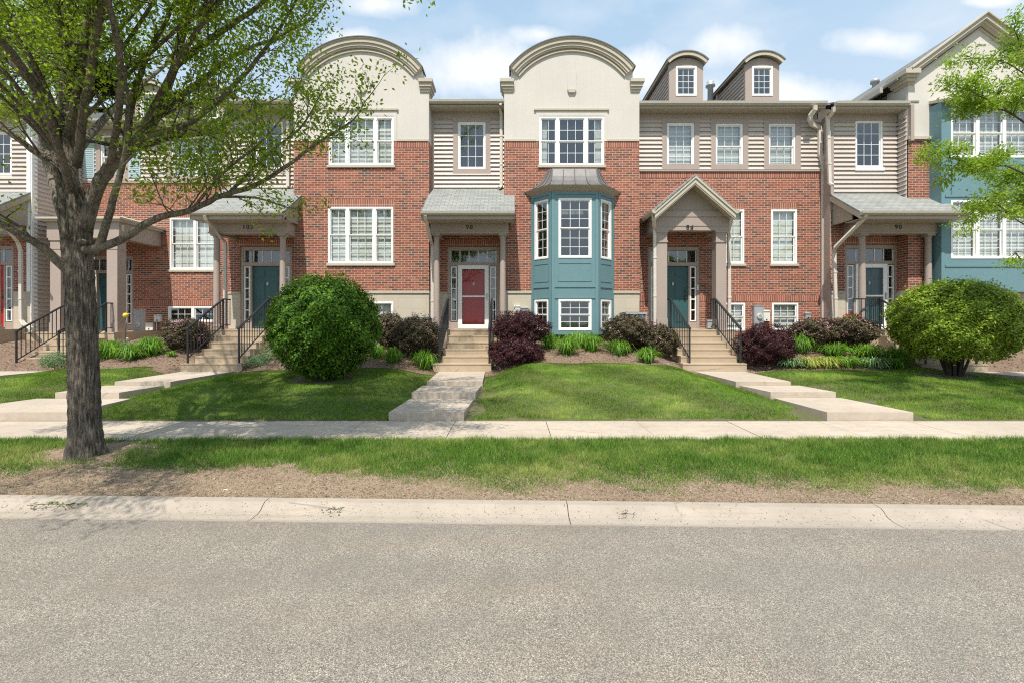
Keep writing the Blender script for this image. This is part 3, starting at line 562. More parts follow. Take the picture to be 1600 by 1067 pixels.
def shell(root, x0, x1, Y, z0, z1, back=9, mat='siding2', pitch=24, ends=(True, True)):
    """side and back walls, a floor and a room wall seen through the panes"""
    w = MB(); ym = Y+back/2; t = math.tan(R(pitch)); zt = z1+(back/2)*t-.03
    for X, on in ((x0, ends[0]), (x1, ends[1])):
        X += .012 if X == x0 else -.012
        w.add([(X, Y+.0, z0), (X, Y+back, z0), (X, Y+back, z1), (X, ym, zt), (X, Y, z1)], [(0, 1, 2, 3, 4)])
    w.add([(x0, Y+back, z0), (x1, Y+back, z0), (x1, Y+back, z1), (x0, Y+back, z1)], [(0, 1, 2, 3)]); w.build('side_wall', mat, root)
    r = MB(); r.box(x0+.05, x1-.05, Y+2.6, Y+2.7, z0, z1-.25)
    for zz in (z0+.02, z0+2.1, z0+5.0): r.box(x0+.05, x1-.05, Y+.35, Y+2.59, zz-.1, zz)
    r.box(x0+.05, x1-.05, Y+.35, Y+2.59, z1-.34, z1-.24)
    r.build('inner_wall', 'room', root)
def downspout(root, pts, mat='down', r=.042):
    """square-section pipe through the points"""
    m = MB(); pts = [Vector(p) for p in pts]; k = len(pts); vs = []
    for i, p in enumerate(pts):
        t = (pts[min(i+1, k-1)]-pts[max(i-1, 0)]).normalized(); a_ = t.cross(Vector((0, 1, 0)) if abs(t.y) < .9 else Vector((1, 0, 0))).normalized(); b_ = t.cross(a_)
        for c, d in ((1, .8), (-1, .8), (-1, -.8), (1, -.8)): vs.append(p+a_*c*r*1.1+b_*d*r)
    m.add(vs, [(i*4+j, i*4+(j+1) % 4, i*4+4+(j+1) % 4, i*4+4+j) for i in range(k-1) for j in range(4)]+[(3, 2, 1, 0), tuple(range(4*k-4, 4*k))])
    p = pts[-2]+(pts[-1]-pts[-2])*.5
    for f_ in (.3, .7):
        q = max(range(k-1), key=lambda i: (pts[i+1]-pts[i]).length); c = pts[q].lerp(pts[q+1], f_); m.box(c.x-.055, c.x+.055, c.y-.045, c.y+.05, c.z-.02, c.z+.02)
    return m.build('downspout', mat, root)
def text_mesh(s, x, y, z, size, root):
    cu = bpy.data.curves.new('t', 'FONT'); cu.body = s; cu.size = size; cu.extrude = .008; cu.align_x = 'CENTER'; cu.space_character = 1.25
    t = bpy.data.objects.new('t', cu); COL.objects.link(t); dg = bpy.context.evaluated_depsgraph_get(); dg.update()
    me = bpy.data.meshes.new_from_object(t.evaluated_get(dg)); bpy.data.objects.remove(t); me.name = 'house_number'
    off = root_loc(root)
    for v in me.vertices: v.co = Vector((x+v.co.x, y-v.co.z, z+v.co.y))-off
    me.materials.clear(); me.materials.append(M['num']); o = bpy.data.objects.new('house_number', me); COL.objects.link(o); o.parent = root; return o
def entry(root, X0, Y, zf, door='teal', storm=False, hinge='right'):
    """framed doorway: sidelights, transom and a six panel door"""
    F = FR(Y); W_, H = 1.69, 2.68; f = MB(); z = zf
    f.fbox(F, X0, X0+.09, z, z+H, -.1, .03); f.fbox(F, X0+W_-.09, X0+W_, z, z+H, -.1, .03); f.fbox(F, X0+.09, X0+W_-.09, z+H-.12, z+H, -.1, .032)
    f.fbox(F, X0+.09, X0+W_-.09, z+2.06, z+2.17, -.1, .03); f.fbox(F, X0+.31, X0+.355, z, z+2.06, -.1, .025); f.fbox(F, X0+W_-.355, X0+W_-.31, z, z+2.06, -.1, .025)
    f.fbox(F, X0+.09, X0+.31, z, z+.22, -.1, .02); f.fbox(F, X0+W_-.31, X0+W_-.09, z, z+.22, -.1, .02)
    f.fbox(F, X0+.09, X0+W_-.09, z-.05, z, -.1, .07); fr = f.build('door_frame', 'trim', root)
    for a_ in (X0+.10, X0+W_-.30):
        s_ = MB(); b_ = a_+.20; s_.fbox(F, a_, a_+.035, z+.24, z+2.04, -.05, .012); s_.fbox(F, b_-.035, b_, z+.24, z+2.04, -.05, .012)
        for i in range(6): zz = z+.24+i*(1.8-.035)/5; s_.fbox(F, a_+.035, b_-.035, zz, zz+.035, -.05, .010)
        sl = s_.build('sidelight', 'white', root); p = MB(); p.add([F(a_+.03, z+.27, -.02), F(b_-.03, z+.27, -.02), F(b_-.03, z+2.01, -.02), F(a_+.03, z+2.01, -.02)], [(0, 1, 2, 3)]); p.build('pane', 'glass', sl)
    t = MB(); a_, b_ = X0+.10, X0+W_-.10; p = MB()
    for i in range(6): u = a_+(b_-a_)*i/5; t.fbox(F, u-.011, u+.011, z+2.18, z+2.56, -.05, -.02)
    p.add([F(a_, z+2.17, -.035), F(b_, z+2.17, -.035), F(b_, z+2.57, -.035), F(a_, z+2.57, -.035)], [(0, 1, 2, 3)])
    tr = t.build('transom', 'white', root); p.build('pane', 'glass', tr)
    d = MB(); a_, b_ = X0+.36, X0+W_-.36; dz = z+.02; yd = -.06
    d.fbox(F, a_, b_, dz, z+2.05, yd-.045, yd)
    for (p0, p1, q0, q1) in ((.12, .42, .18, .8), (.56, .85, .18, .8), (.12, .42, .95, 1.55), (.56, .85, .95, 1.55), (.12, .42, 1.67, 1.92), (.56, .85, 1.67, 1.92)):
        w = b_-a_; d.fbox(F, a_+w*p0, a_+w*p1, dz+q0, dz+q1, yd, yd+.008); d.fbox(F, a_+w*p0+.03, a_+w*p1-.03, dz+q0+.03, dz+q1-.03, yd+.008, yd+.016)
    dd = d.build('door', door, root); h = MB(); hx = b_-.08 if hinge == 'left' else a_+.08
    hx = b_-.075
    h.fbox(F, hx-.025, hx+.025, z+.92, z+1.12, yd, yd+.03); h.fbox(F, hx-.05, hx+.02, z+1.0, z+1.03, yd+.03, yd+.06); h.fbox(F, hx-.025, hx+.025, z+1.2, z+1.26, yd, yd+.03); h.build('handle', 'dark', dd)
    k = MB(); m = (a_+b_)/2; k.fbox(F, m-.03, m+.03, z+1.42, z+1.52, yd, yd+.03); k.build('knocker', 'brass', dd)
    if storm:
        s_ = MB(); a_, b_ = X0+.345, X0+W_-.345; s_.fbox(F, a_, a_+.13, z+.01, z+2.07, .032, .062); s_.fbox(F, b_-.13, b_, z+.01, z+2.07, .032, .062)
        s_.fbox(F, a_+.13, b_-.13, z+.01, z+.14, .032, .062); s_.fbox(F, a_+.13, b_-.13, z+1.95, z+2.07, .032, .062); s_.fbox(F, a_+.13, b_-.13, z+1.03, z+1.08, .032, .06)
        st = s_.build('storm_door', 'white', root); g = MB(); g.add([F(a_+.12, z+.13, .045), F(b_-.12, z+.13, .045), F(b_-.12, z+1.96, .045), F(a_+.12, z+1.96, .045)], [(0, 1, 2, 3)]); g.build('pane', 'glass2', st)
        h = MB(); h.fbox(F, b_-.075, b_-.045, z+.95, z+1.15, .062, .09); h.build('handle', 'brass', st)
def column(parent, x, y, z0, z1, r=.095):
    m = MB(); H = z1-z0
    m.box(x-r*1.35, x+r*1.35, y-r*1.35, y+r*1.35, z0, z0+.06)
    m.lathe(x, y, [(r*1.28, z0+.06), (r*1.3, z0+.09), (r*1.1, z0+.13), (r*1.02, z0+.16), (r, z0+.2), (r, z0+H*.4), (r*.86, z1-.16), (r*.86, z1-.14), (r*1.02, z1-.13), (r*1.02, z1-.11), (r*.9, z1-.10), (r*1.15, z1-.06)], 28)
    m.box(x-r*1.3, x+r*1.3, y-r*1.3, y+r*1.3, z1-.06, z1); return m.build('column', 'trim', parent)
def ceiling_light(parent, x, y, z):
    m = MB(); m.lathe(x, y, [(.13, z), (.13, z-.02), (.115, z-.05), (.07, z-.075), (.01, z-.085)], 20); return m.build('ceiling_light', 'lamp', parent)
def shed_porch(root, dx, num, Yw, yf=13.25, xl=-2.65, xr=.08, wallx=None, left_side=True, open_right=True):
    """two-column porch with a single sloped shingle roof; dx moves it along the row"""
    zt = 1.95+(500-295)*14.9/FP; ze = ZZ(335.0, 13.25)+.07
    ec = MB(); cx0, cx1 = -2.31+dx, -.284+dx; ye = 13.84
    zc0, zc1 = ZZ(365.5, 13.85), ZZ(346, 13.85)-.0
    ec.box(cx0-.17, cx1+.17, ye, ye+.23, zc0, zc1+.06); ec.box(cx0-.17, cx0+.06, ye+.23, Yw, zc0, zc1+.06); ec.box(cx1-.06, cx1+.17, ye+.23, Yw, zc0, zc1+.06)
    ec.box(cx0-.20, cx1+.20, ye-.03, ye, zc1-.02, zc1+.06); ec.box(cx0-.19, cx1+.19, ye-.02, ye, zc0-.0, zc0+.05)
    ec.box(cx0+.07, cx1-.07, ye+.24, Yw, zc0+.16, zc0+.18)
    for i in range(1, 18): u = cx0+.07+(cx1-cx0-.14)*i/18; ec.box(u-.005, u+.005, ye+.24, Yw, zc0+.152, zc0+.16)
    por = ec.build('porch', 'trim', root)
    for cx in (cx0, cx1): column(por, cx, 13.955, PORZ, zc0)
    ceiling_light(por, (cx0+cx1)/2-.1, 14.35, zc0+.155)
    if num: text_mesh(num, (cx0+cx1)/2+.0, ye-.004, (zc0+zc1)/2-.06, .19, por)
    X0, X1 = xl+dx, xr+dx; sl = (zt-ze)/(14.9-yf); zw = ze+sl*(Yw-yf)
    r = MB(); r.hexa([(X0,yf,ze-.06),(X1,yf,ze-.06),(X1,Yw+.0,zw-.06),(X0,Yw,zw-.06),(X0,yf,ze),(X1,yf,ze),(X1,Yw,zw),(X0,Yw,zw)]); r.build('porch_roof', 'shingle', por)
    g = MB(); g.prismx([(yf-.11, ze-.01), (yf-.10, ze-.07), (yf-.06, ze-.115), (yf-.002, ze-.115), (yf-.002, ze-.03), (yf-.09, ze-.03), (yf-.1, ze-.01)], X0, X1); g.build('gutter', 'gutter', por)
    f = MB(); f.box(X0+.02, X1-.02, yf, yf+.03, ze-.22, ze-.062); f.box(X0+.02, X1-.02, yf+.03, ye-.03, ze-.22, ze-.20)
    for X, s_ in ((X0, 1), (X1, -1)):     # raking side boards and side gable panel
        xa, xb = sorted((X, X+s_*.03)); xc, xd = sorted((X+s_*.10, X+s_*.13))
        f.prismx([(yf, ze-.064), (yf, ze-.22), (Yw, zw-.23), (Yw, zw-.064)], xa, xb)
        f.prismx([(ye-.2, ze-.20), (ye-.2, zc1), (Yw, zc1), (Yw, zw-.07), (ye-.2, ze-.065+sl*(ye-.2-yf))], xc, xd)
    f.build('porch_fascia', 'fascia', por); return por
PORZ = CAMZ-15*13.8/FP
def dormer(root, x0, x1, Y, z0, zw0, zw1, deep=4.5, xw=None):
    cx = (x0+x1)/2; hw = (x1-x0)/2; F = FR(Y); rr = .83; ze = zw1+.045; wx0, wx1 = cx-.345, cx+.345
    b = MB(); wall(b, F, x0, x1, z0, ze, [(wx0, wx1, zw0, zw1)], .1)
    sag = .23; Rr = (hw*hw+sag*sag)/(2*sag); c = ze+sag-Rr; a0 = math.asin(hw/Rr)
    arc = [(cx+Rr*math.sin(t), c+Rr*math.cos(t)) for t in [a0-2*a0*i/16 for i in range(17)]]
    b.add([(x, Y, z) for x, z in arc], [tuple(range(17))])
    b.box(x0, x0+.005, Y+.002, Y+.1, z0, ze); d = b.build('dormer', 'trim', root)
    s_ = MB(); siding(s_, FX(x0+.052, -1), Y+.01, Y+deep, z0, ze, [], .13); s_.build('dormer_siding', 'siding', d); s_ = MB(); siding(s_, FX(x1-.052, 1), Y+.01, Y+deep, z0, ze, [], .13); s_.build('dormer_siding', 'siding', d)
    R2 = Rr+.03; r = MB(); al = math.asin((hw+.11)/(R2+.1))
    r.ring(cx, c, R2+.10, R2+.14, -al, al, Y-.17, Y+deep, 24); r.build('dormer_roof', 'roof', d)
    f = MB(); f.ring(cx, c, R2-.01, R2+.098, -al, al, Y-.145, Y-.11, 24); f.ring(cx, c, R2+.06, R2+.098, -al, al, Y-.109, Y+deep, 24); f.build('dormer_fascia', 'moulding', d)
    window(root, F, wx0, wx1, zw0, zw1, 1, False, 3, (4, 4))
def arch_gable(root, x0, x1, Y, holes, stz0, drop=0):
    F = FR(Y); zs = 9.51-drop; zsl = 9.10-drop; xc = (x0+x1)/2; half = 1.965; R0 = 2.53; zc = ZZ(62.3, 14.4)-R0-drop; a0 = math.asin(half/R0)
    b = MB(); wall(b, F, x0, x1, stz0, zsl, holes, .13)
    R1 = R0-.05; arc = [(xc+R1*math.sin(t), zc+R1*math.cos(t)) for t in [a0-2*a0*i/40 for i in range(41)]]
    xe0, xe1 = arc[-1][0], arc[0][0]
    poly = [(x0, zsl), (x1, zsl), (x1, zs-.02), (xe1, zs-.02)]+arc+[(xe0, zs-.02), (x0, zs-.02)]
    b.add([(x, Y, z) for x, z in poly], [tuple(range(len(poly)))]); b.add([(x, Y+.4, z) for x, z in poly], [tuple(range(len(poly)))])
    for p, q in zip(poly, poly[1:]+poly[:1]): b.add([(p[0], Y, p[1]), (q[0], Y, q[1]), (q[0], Y+.4, q[1]), (p[0], Y+.4, p[1])], [(0, 1, 2, 3)])
    for X in (x0, x1): b.add([(X, Y, stz0), (X, Y+.6, stz0), (X, Y+.6, zsl), (X, Y, zsl)], [(0, 1, 2, 3)])
    g = b.build('gable_wall', 'stucco', root)
    m = MB()
    for r0, r1, p in ((2.47, 2.50, .19), (2.36, 2.47, .16), (2.27, 2.36, .12), (2.22, 2.27, .09), (2.13, 2.175, .055), (2.175, 2.22, .03)): m.ring(xc, zc, r0, r1, -a0, a0, Y-p, Y-.001, 48)
    for X, s_ in ((x0, -1), (x1, 1)):
        for z0, z1, p, q in ((zs-.10, zs, .13, .16), (zs-.22, zs-.10, .09, .11), (zs-.30, zs-.22, .05, .07), (zs-.36, zs-.30, .025, .04)):
            a_, c_ = (X-p, X+.27+p*.3) if s_ < 0 else (X-.27-p*.3, X+p); m.box(a_, c_, Y-q, Y+.41+q, z0, z1)
    h = holes[0]; m.box(x0+.02, h[0]-.101, Y-.03, Y-.001, stz0, stz0+.06); m.box(h[1]+.101, x1-.02, Y-.03, Y-.001, stz0, stz0+.06); m.box(h[0]-.17, h[1]+.15, Y-.06, Y-.001, h[3]+.19, h[3]+.24); 
    zk = h[3]+.74; m.prism([(xc-.09, zk), (xc+.09, zk), (xc+.14, zk+.10), (xc-.14, zk+.10)], Y-.07, Y-.001)
    m.build('gable_moulding', 'moulding', g)
    st = MB(); st.box(h[0]-.10, h[0]-.001, Y-.02, Y-.001, stz0, h[3]+.19); st.box(h[1]+.001, h[1]+.10, Y-.02, Y-.001, stz0, h[3]+.19); st.box(h[0]-.001, h[1]+.001, Y-.02, Y-.001, h[3]+.02, h[3]+.19)
    st.prism([(xc-.13, zk+.11), (xc+.13, zk+.11), (xc+.16, zk+.68), (xc-.16, zk+.68)], Y-.014, Y-.001); st.build('window_surround', 'stucco', g)
    c = MB(); c.ring(xc, zc, 2.50, 2.53, -a0-.01, a0+.01, Y-.21, Y+.42, 48); c.build('gable_cap', 'cap', g); return g
def railing(parent, name, x, ya, za, yb, zb, top_back=None, h=.92):
    """sloping rail from (ya,za) at the foot up to (yb,zb), then level to top_back"""
    m = MB(); t = .019
    def bar(p, q, w=.018, hh=.014): 
        p, q = Vector(p), Vector(q); m.hexa([(p.x-w,p.y,p.z-hh),(p.x+w,p.y,p.z-hh),(q.x+w,q.y,q.z-hh),(q.x-w,q.y,q.z-hh),(p.x-w,p.y,p.z+hh),(p.x+w,p.y,p.z+hh),(q.x+w,q.y,q.z+hh),(q.x-w,q.y,q.z+hh)])
    bar((x, ya-.04, za+h), (x, yb, zb+h), .028, .02); bar((x, ya, za+.13), (x, yb, zb+.13), .014, .012)
    n = max(2, int((yb-ya)/.125))
    for i in range(1, n): f = i/n; y = ya+(yb-ya)*f; z = za+(zb-za)*f; m.box(x-.008, x+.008, y-.008, y+.008, z+.13, z+h)
    if top_back:
        bar((x, yb, zb+h), (x, top_back, zb+h), .026, .018); bar((x, yb, zb+.13), (x, top_back, zb+.13), .014, .012); n = int((top_back-yb)/.125)
        for i in range(1, n+1): y = yb+(top_back-yb)*i/max(1, n); m.box(x-.008, x+.008, y-.008, y+.008, zb+.13, zb+h)
    r = m.build('railing', 'iron', parent)
    for y, z in ((ya, za-.0), (yb, zb)):
        p = MB(); p.box(x-t, x+t, y-t, y+t, z, z+h+.0); p.box(x-.026, x+.026, y-.026, y+.026, z+h+.001, z+h+.03) if y == ya else None; p.build('post', 'iron', r)
    return r
def steps(label, xs, x0b, yslab, zslab, slab, yback, rails, n=5, zg=.54, side_rail=None):
    x0, x1 = xs; T = .31; rise = .175; root = empty('front_steps', ((x0+x1)/2, yslab-n*T, zg), label, 'steps')
    m = MB(); bot = zslab-(n+1)*rise-.25
    for i in range(n):       # i=0 lowest
        zt_ = zslab-(n-i)*rise; ya = yslab-(n-i)*T; a_, b_ = (x0b if i == 0 else (x0, x1)); m.box(a_, b_, ya, yslab-(n-i-1)*T-.0005 if i < n-1 else yslab-.0005, bot+i*.02, zt_)
        m.box(a_+.003, b_-.003, ya-.012, ya-.0003, zt_-.035, zt_-.001)
    m.build('tread', 'step', root)
    s_ = MB(); s_.box(slab[0], slab[1], yslab, yback, bot, zslab); s_.box(slab[0], slab[1], yslab-.015, yslab-.0003, zslab-.04, zslab-.001); s_.build('landing', 'step', root)
    zf = zslab-n*rise
    for x in rails: railing(root, 'railing', x, yslab-n*T+.10, zf, yslab+.06, zslab, yslab+.4)
    if side_rail:
        for (xa, xb, yy) in side_rail:
            r = MB(); r.box(xa, xb, yy-.02, yy+.02, zslab+.9, zslab+.935); r.box(xa, xb, yy-.012, yy+.012, zslab+.12, zslab+.145); k = max(2, int((xb-xa)/.12))
            for i in range(k+1): u = xa+(xb-xa)*i/k; r.box(u-.008, u+.008, yy-.008, yy+.008, zslab+(.0 if i in (0, k) else .145), zslab+.9)
            r.build('railing', 'iron', root)
    return root

# ------------------------------------------------------------------ houses
ZST = ZZ(455.5, 14.4)           # top of the stone base on the gabled blocks
ZB, ZS = ZZ(222.5, 14.4), ZZ(211, 14.4)
def recess(root, x0, x1, Yw, dx, door, storm, num, porch_dx, entry_x, Ydoor=None, wleft=715.6, gz_=159.5, win=True):
    F = FR(Yw); k = Yw; zt = ZZ(156.5, 14.43)
    zbot = ZZ(300, 14.9)
    wl, wr = XX(715.6, 14.9)+dx, XX(758.8, 14.9)+dx; wz0, wz1 = ZZ(265, 14.9), ZZ(191.4, 14.9)
    s_ = MB(); siding(s_, F, x0+.09, x1-.0, zbot-.3, zt-.38, [(wl-.15, wr+.15, wz0-.08, wz1+.08)]); s_.build('siding', 'siding', root)
    t = MB(); trimframe(t, F, wl, wr, wz0, wz1, .17, .04, .13); t.fbox(F, x0, x0+.09, zbot-.3, zt-.38, 0, .045); t.build('window_trim', 'trim', root)
    b = MB(); holes = [(entry_x, entry_x+1.69, PORZ-.06, PORZ+2.69)]
    wall(b, F, x0, x1, ZST+.0, zbot-.29, holes, .12); b.build('wall', 'brick', root)
    c = MB(); wall(c, F, x0, x1, .6, ZST-.05, holes, .12); c.fbox(F, x0, entry_x-.005, ZST-.05, ZST, -.12, .03); c.fbox(F, entry_x+1.695, x1, ZST-.05, ZST, -.12, .03); c.build('stone_base', 'stone', root)
    soldier(root, F, [(entry_x-.1, entry_x+1.79, PORZ+2.695, PORZ+2.89)])
    window(root, F, wl, wr, wz0, wz1, 1, False, 3, (4, 4), None)
    entry(root, entry_x, Yw+.06, PORZ, door, storm)
    eave(root, x0, x1, Yw, zt)
    return shed_porch(root, porch_dx, num, Yw)
def block(root, x0, x1, Y, dx, bay):
    F = FR(Y); u0, u1 = XX(842.6, 14.4)+dx, XX(944, 14.4)+dx; a0, a1 = ZZ(259, 14.4), ZZ(183, 14.4)
    up = (u0, u1, a0, a1); stz = ZZ(221.5, 14.4); holes = [up]
    if not bay:
        lo = (XX(513, 14.4), XX(614.6, 14.4), ZZ(412, 14.4), ZZ(324, 14.4)); ba = (XX(513, 14.4), XX(614.6, 14.4), ZZ(516, 14.4), ZZ(471.6, 14.4)); holes += [lo, ba]
    else: holes += [(.86, 2.96, 1.45, 5.9)]
    b = MB(); wall(b, F, x0, x1, ZST, stz, holes); 
    for X in (x0, x1): b.add([(X, Y, ZST), (X, Y+.6, ZST), (X, Y+.6, stz), (X, Y, stz)], [(0, 1, 2, 3)])
    b.build('wall', 'brick', root)
    c = MB(); wall(c, F, x0, x1, .6, ZST-.05, holes); wall(c, F, x0, x1, ZST-.05, ZST-.0005, holes, .13)
    for X in (x0, x1): c.add([(X, Y, .6), (X, Y+.6, .6), (X, Y+.6, ZST-.0005), (X, Y, ZST-.0005)], [(0, 1, 2, 3)])
    c.build('stone_base', 'stone', root); cc = MB()
    if bay: cc.fbox(F, x0-.02, .62, ZST-.06, ZST, -.01, .035); cc.build('stone_ledge', 'stone', root); cc = MB(); cc.fbox(F, 3.20, x1+.02, ZST-.06, ZST, -.01, .035)
    else: cc.fbox(F, x0-.02, x1+.02, ZST-.06, ZST, -.01, .035)
    cc.build('stone_ledge', 'stone', root)
    zt = stz-.001; soldier(root, F, [(x0+.005, u0-.001, zt-.2, zt), (u1+.001, x1-.005, zt-.2, zt)]+([] if bay else [(holes[1][0]-.03, holes[1][1]+.03, holes[1][3]+.002, holes[1][3]+.24)]))
    arch_gable(root, x0, x1, Y, [up], stz)
    window(root, F, *up, 3, True, (2, 3, 2), (2, 2), 'curtain' if bay else 'blind', 'moulding', (1, 1.7, 1))
    if not bay:
        window(root, F, *holes[1], 3, True, (2, 3, 2), (3, 3), 'blind', 'moulding', (1, 1.5, 1)); window(root, F, *holes[2], 2, False, 3, (2, 2), 'shade', None)
def flathouse(root, x0, x1, Y, dz, wins, porch=None):
    pass
# --- number 98 : recessed porch and the arched gable with the bay
h98 = empty('townhouse', (1.0, 14.9, 1.0), 'brick townhouse with arched stucco gable, blue green bay window and red door numbered 98', 'townhouse')
h98['group'] = 'brick townhouses in the row'
recess(h98, -2.63, -.25, 14.9, 0, 'red', True, '98', 0, -2.11); block(h98, -.25, 4.03, 14.4, 0, True)
shell(h98, -2.62, 4.0, 15.0, .6, 8.75); mainroof(h98, -2.63, 4.03, 14.9, 8.80, pitch=22)
def bay(root):
    Y = 14.4; yf = 13.82; P = [(.62, Y), (1.205, yf), (2.62, yf), (3.21, Y)]; z0 = ZZ(523, yf); z1 = ZZ(297, yf); zm0, zm1 = ZZ(468.5, yf)+.06, ZZ(451.5, yf)
    fr = [FS(P[0], P[1]), FS(P[1], P[2]), FS(P[2], P[3])]; ln = [math.dist(P[i], P[i+1]) for i in range(3)]
    b = MB(); tr = MB(); hs = []
    zA0, zA1 = ZZ(403.4, yf), ZZ(310.3, yf); zB0, zB1 = ZZ(516.5, yf), ZZ(467.8, yf)
    for i, (F, l) in enumerate(zip(fr, ln)):
        u0, u1 = ((XX(872.6, yf)-P[1][0]), (XX(924.2, yf)-P[1][0])) if i == 1 else (.13, l-.13) if i == 0 else (.13, l-.13)
        hA = (u0, u1, zA0, zA1); hB = (u0, u1, zB0, zB1); wall(b, F, 0, l, z0, z1, [hA, hB], .1); hs.append((F, hA, hB))
        # corner boards, belts and inset panel lines
        for (p, q) in ((z0, z0+.10), (zB1+.02, zB1+.06), (zm1+.04, zm1+.09), (z1-.14, z1)): tr.fbox(F, .09, l-.09, p, q, .0, .022)
        for u in (0, l-.09): tr.fbox(F, u, u+.09, z0, z1, 0, .02)
        for (a_, c_, p, q) in ((u0, u1, zm1+.22, zm1+.245), (u0, u1, zA0-.17, zA0-.145), (u0-.012, u0+.012, zm1+.245, zA0-.17), (u1-.012, u1+.012, zm1+.245, zA0-.17)): tr.fbox(F, a_, c_, p, q, 0, .012)
    b.add([(x, y, z0) for x, y in P], [(0, 1, 2, 3)]); b.add([(x, y, z1) for x, y in P], [(0, 1, 2, 3)]); o = b.build('bay', 'blue', root); tr.build('bay_trim', 'blue', o)
    for i, (F, A, B) in enumerate(hs):
        c = 3 if i == 1 else 2; window(root, F, *A, 1, True, c, (3, 3), 'half' if False else None); window(root, F, *B, 1, True, c, (2, 2), None)
    # metal roof with a concave sweep
    prof = [(0, 0), (.10, .055), (.2, .14), (.3, .27), (.38, .44), (.44, .66), (.45, .70)]; e0 = [(.37, Y), (1.09, 13.58), (2.73, 13.58), (3.46, Y)]; cen = [(1.10, Y), (1.27, 14.22), (2.63, 14.22), (2.80, Y)]
    r = MB(); ze = ZZ(290, 13.58)+.02; rows = []
    for d, h in prof: t = d/.45; rows.append([(e[0]+(c[0]-e[0])*t, e[1]+(c[1]-e[1])*t, ze+h*.98) for e, c in zip(e0, cen)])
    r.grid(rows); r.sm = [False]*len(r.f); r.add(rows[-1], [(0, 1, 2, 3)]); m = r.build('bay_roof', 'metalroof', root)
    s_ = MB()
    def seam(i, f): s_.tube([(lambda A, B: (A[0]+(B[0]-A[0])*f, A[1]+(B[1]-A[1])*f-.012, A[2]+(B[2]-A[2])*f+.012))(row[i], row[i+1]) for row in rows], .012, 4)
    for f in (0, .25, .5, .75, 1.0): seam(1, f)
    for i in (0, 2):
        for f in (.33, .66): seam(i, f)
    s_.build('seam', 'metalroof', m)
    f = MB(); e1 = [(.44, Y), (1.12, 13.64), (2.70, 13.64), (3.39, Y)]; e2 = [(.60, Y), (1.2, 13.8), (2.625, 13.8), (3.23, Y)]
    f.grid([[(x, y, ze) for x, y in e0], [(x, y, ze-.05) for x, y in e1], [(x, y, ze-.15) for x, y in e2]]); f.sm = [False]*len(f.f); f.build('bay_eave', 'fascia', root)
bay(h98)
downspout(h98, [(XX(782, 14.4), 14.42, ZZ(162, 14.42)), (XX(782.5, 14.75), 14.75, ZZ(172, 14.6)), (XX(783, 14.8), 14.82, ZZ(180, 14.8)), (XX(783, 14.82), 14.82, ZZ(291, 14.82)), (XX(780, 14.7), 14.7, ZZ(294, 14.7))])
def pdown(root, pts): return downspout(root, [(XX(a_, y), y, ZZ(b_, y)) for a_, b_, y in pts])
pdown(h98, [(664.5, 337, 13.2), (665, 342, 13.25), (673, 375, 13.95), (675.5, 384, 14.28), (675.5, 508, 14.28)])
v = MB(); v.box(-2.5, -1.85, 16.0, 17.5, 8.9, 9.62); v.box(-2.53, -1.80, 15.95, 17.5, 9.62, 9.70); v.build('chimney_box', 'siding2', h98)

# --- number 102
D2 = -6.66
h102 = empty('townhouse', (-5.7, 14.9, 1.0), 'brick townhouse with arched stucco gable behind tree leaves and teal door numbered 102', 'townhouse', 'brick townhouses in the row')
recess(h102, -2.63+D2, -.25+D2, 14.9, D2+.04, 'teal', False, '102', -6.74, -8.9); block(h102, -.25+D2, -2.63, 14.4, D2, False)
shell(h102, -9.28, -2.64, 15.0, .6, 8.75); mainroof(h102, -9.29, -2.63, 14.9, 8.80, pitch=22)
pdown(h102, [(320, 337, 13.2), (322, 343, 13.25), (345, 372, 13.95), (352, 380, 14.4), (352, 512, 14.4)])
downspout(h102, [(XX(450, 14.8), 14.45, ZZ(162, 14.45)), (XX(450, 14.8), 14.8, ZZ(178, 14.8)), (XX(450, 14.8), 14.8, ZZ(292, 14.8))])

# --- number 94 : flat front, gabled porch, dormers
def flat_front(root, x0, x1, Y, dz, up, lo, ba, ent, sold, band, sid_top, shutters=(), twin=False):
    """up/lo/ba: lists of (hole, kind)"""
    F = FR(Y); zb0, zb1 = band
    holes = [h for h, k in lo]+[h for h, k in ba]+[(ent, ent+1.69, PORZ-.06-dz, PORZ+2.69-dz)]
    b = MB(); wall(b, F, x0, x1, .6, zb0, holes); b.build('wall', 'brick', root)
    t = MB(); t.fbox(F, x0, x1, zb0+.001, zb0+.05, -.05, .05); t.fbox(F, x0, x1, zb0+.05, zb1, -.05, .035)
    uh = [h for h, k in up]
    s_ = MB(); siding(s_, F, x0, x1, zb1, sid_top-.38, [(h[0]-.15, h[1]+.15, h[2]-.1, h[3]+.08) for h in uh]+[(q[0], q[1], q[2], q[3]) for q in shutters]); s_.build('siding', 'siding', root)
    for h in uh: trimframe(t, F, h[0], h[1], max(h[2], zb1+.17), h[3], .17, .042, .14)
    t.build('band_trim', 'trim', root)
    items = [(x0+.003, x1-.003, zb0-.2, zb0-.001)]+[(h[0]-.02, h[1]+.02, h[3]+.002, h[3]+.22) for h, k in lo]
    segs = x0+.003
    hh = sorted([(ent-.001, ent+1.691)]); 
    for a_, c_ in hh: items.append((segs, a_, *sold)); segs = c_
    items.append((segs, x1-.003, *sold)); soldier(root, F, items)
    for h, k in up: window(root, F, *h, **k)
    for h, k in lo: window(root, F, *h, **k)
    for h, k in ba: window(root, F, *h, **k)
    entry(root, ent, Y+.06, PORZ-dz, 'teal', False)
h94 = empty('townhouse', (7.1, 14.9, 1.0), 'townhouse with peaked porch numbered 94 and two arched dormers against open sky', 'townhouse', 'brick townhouses in the row')
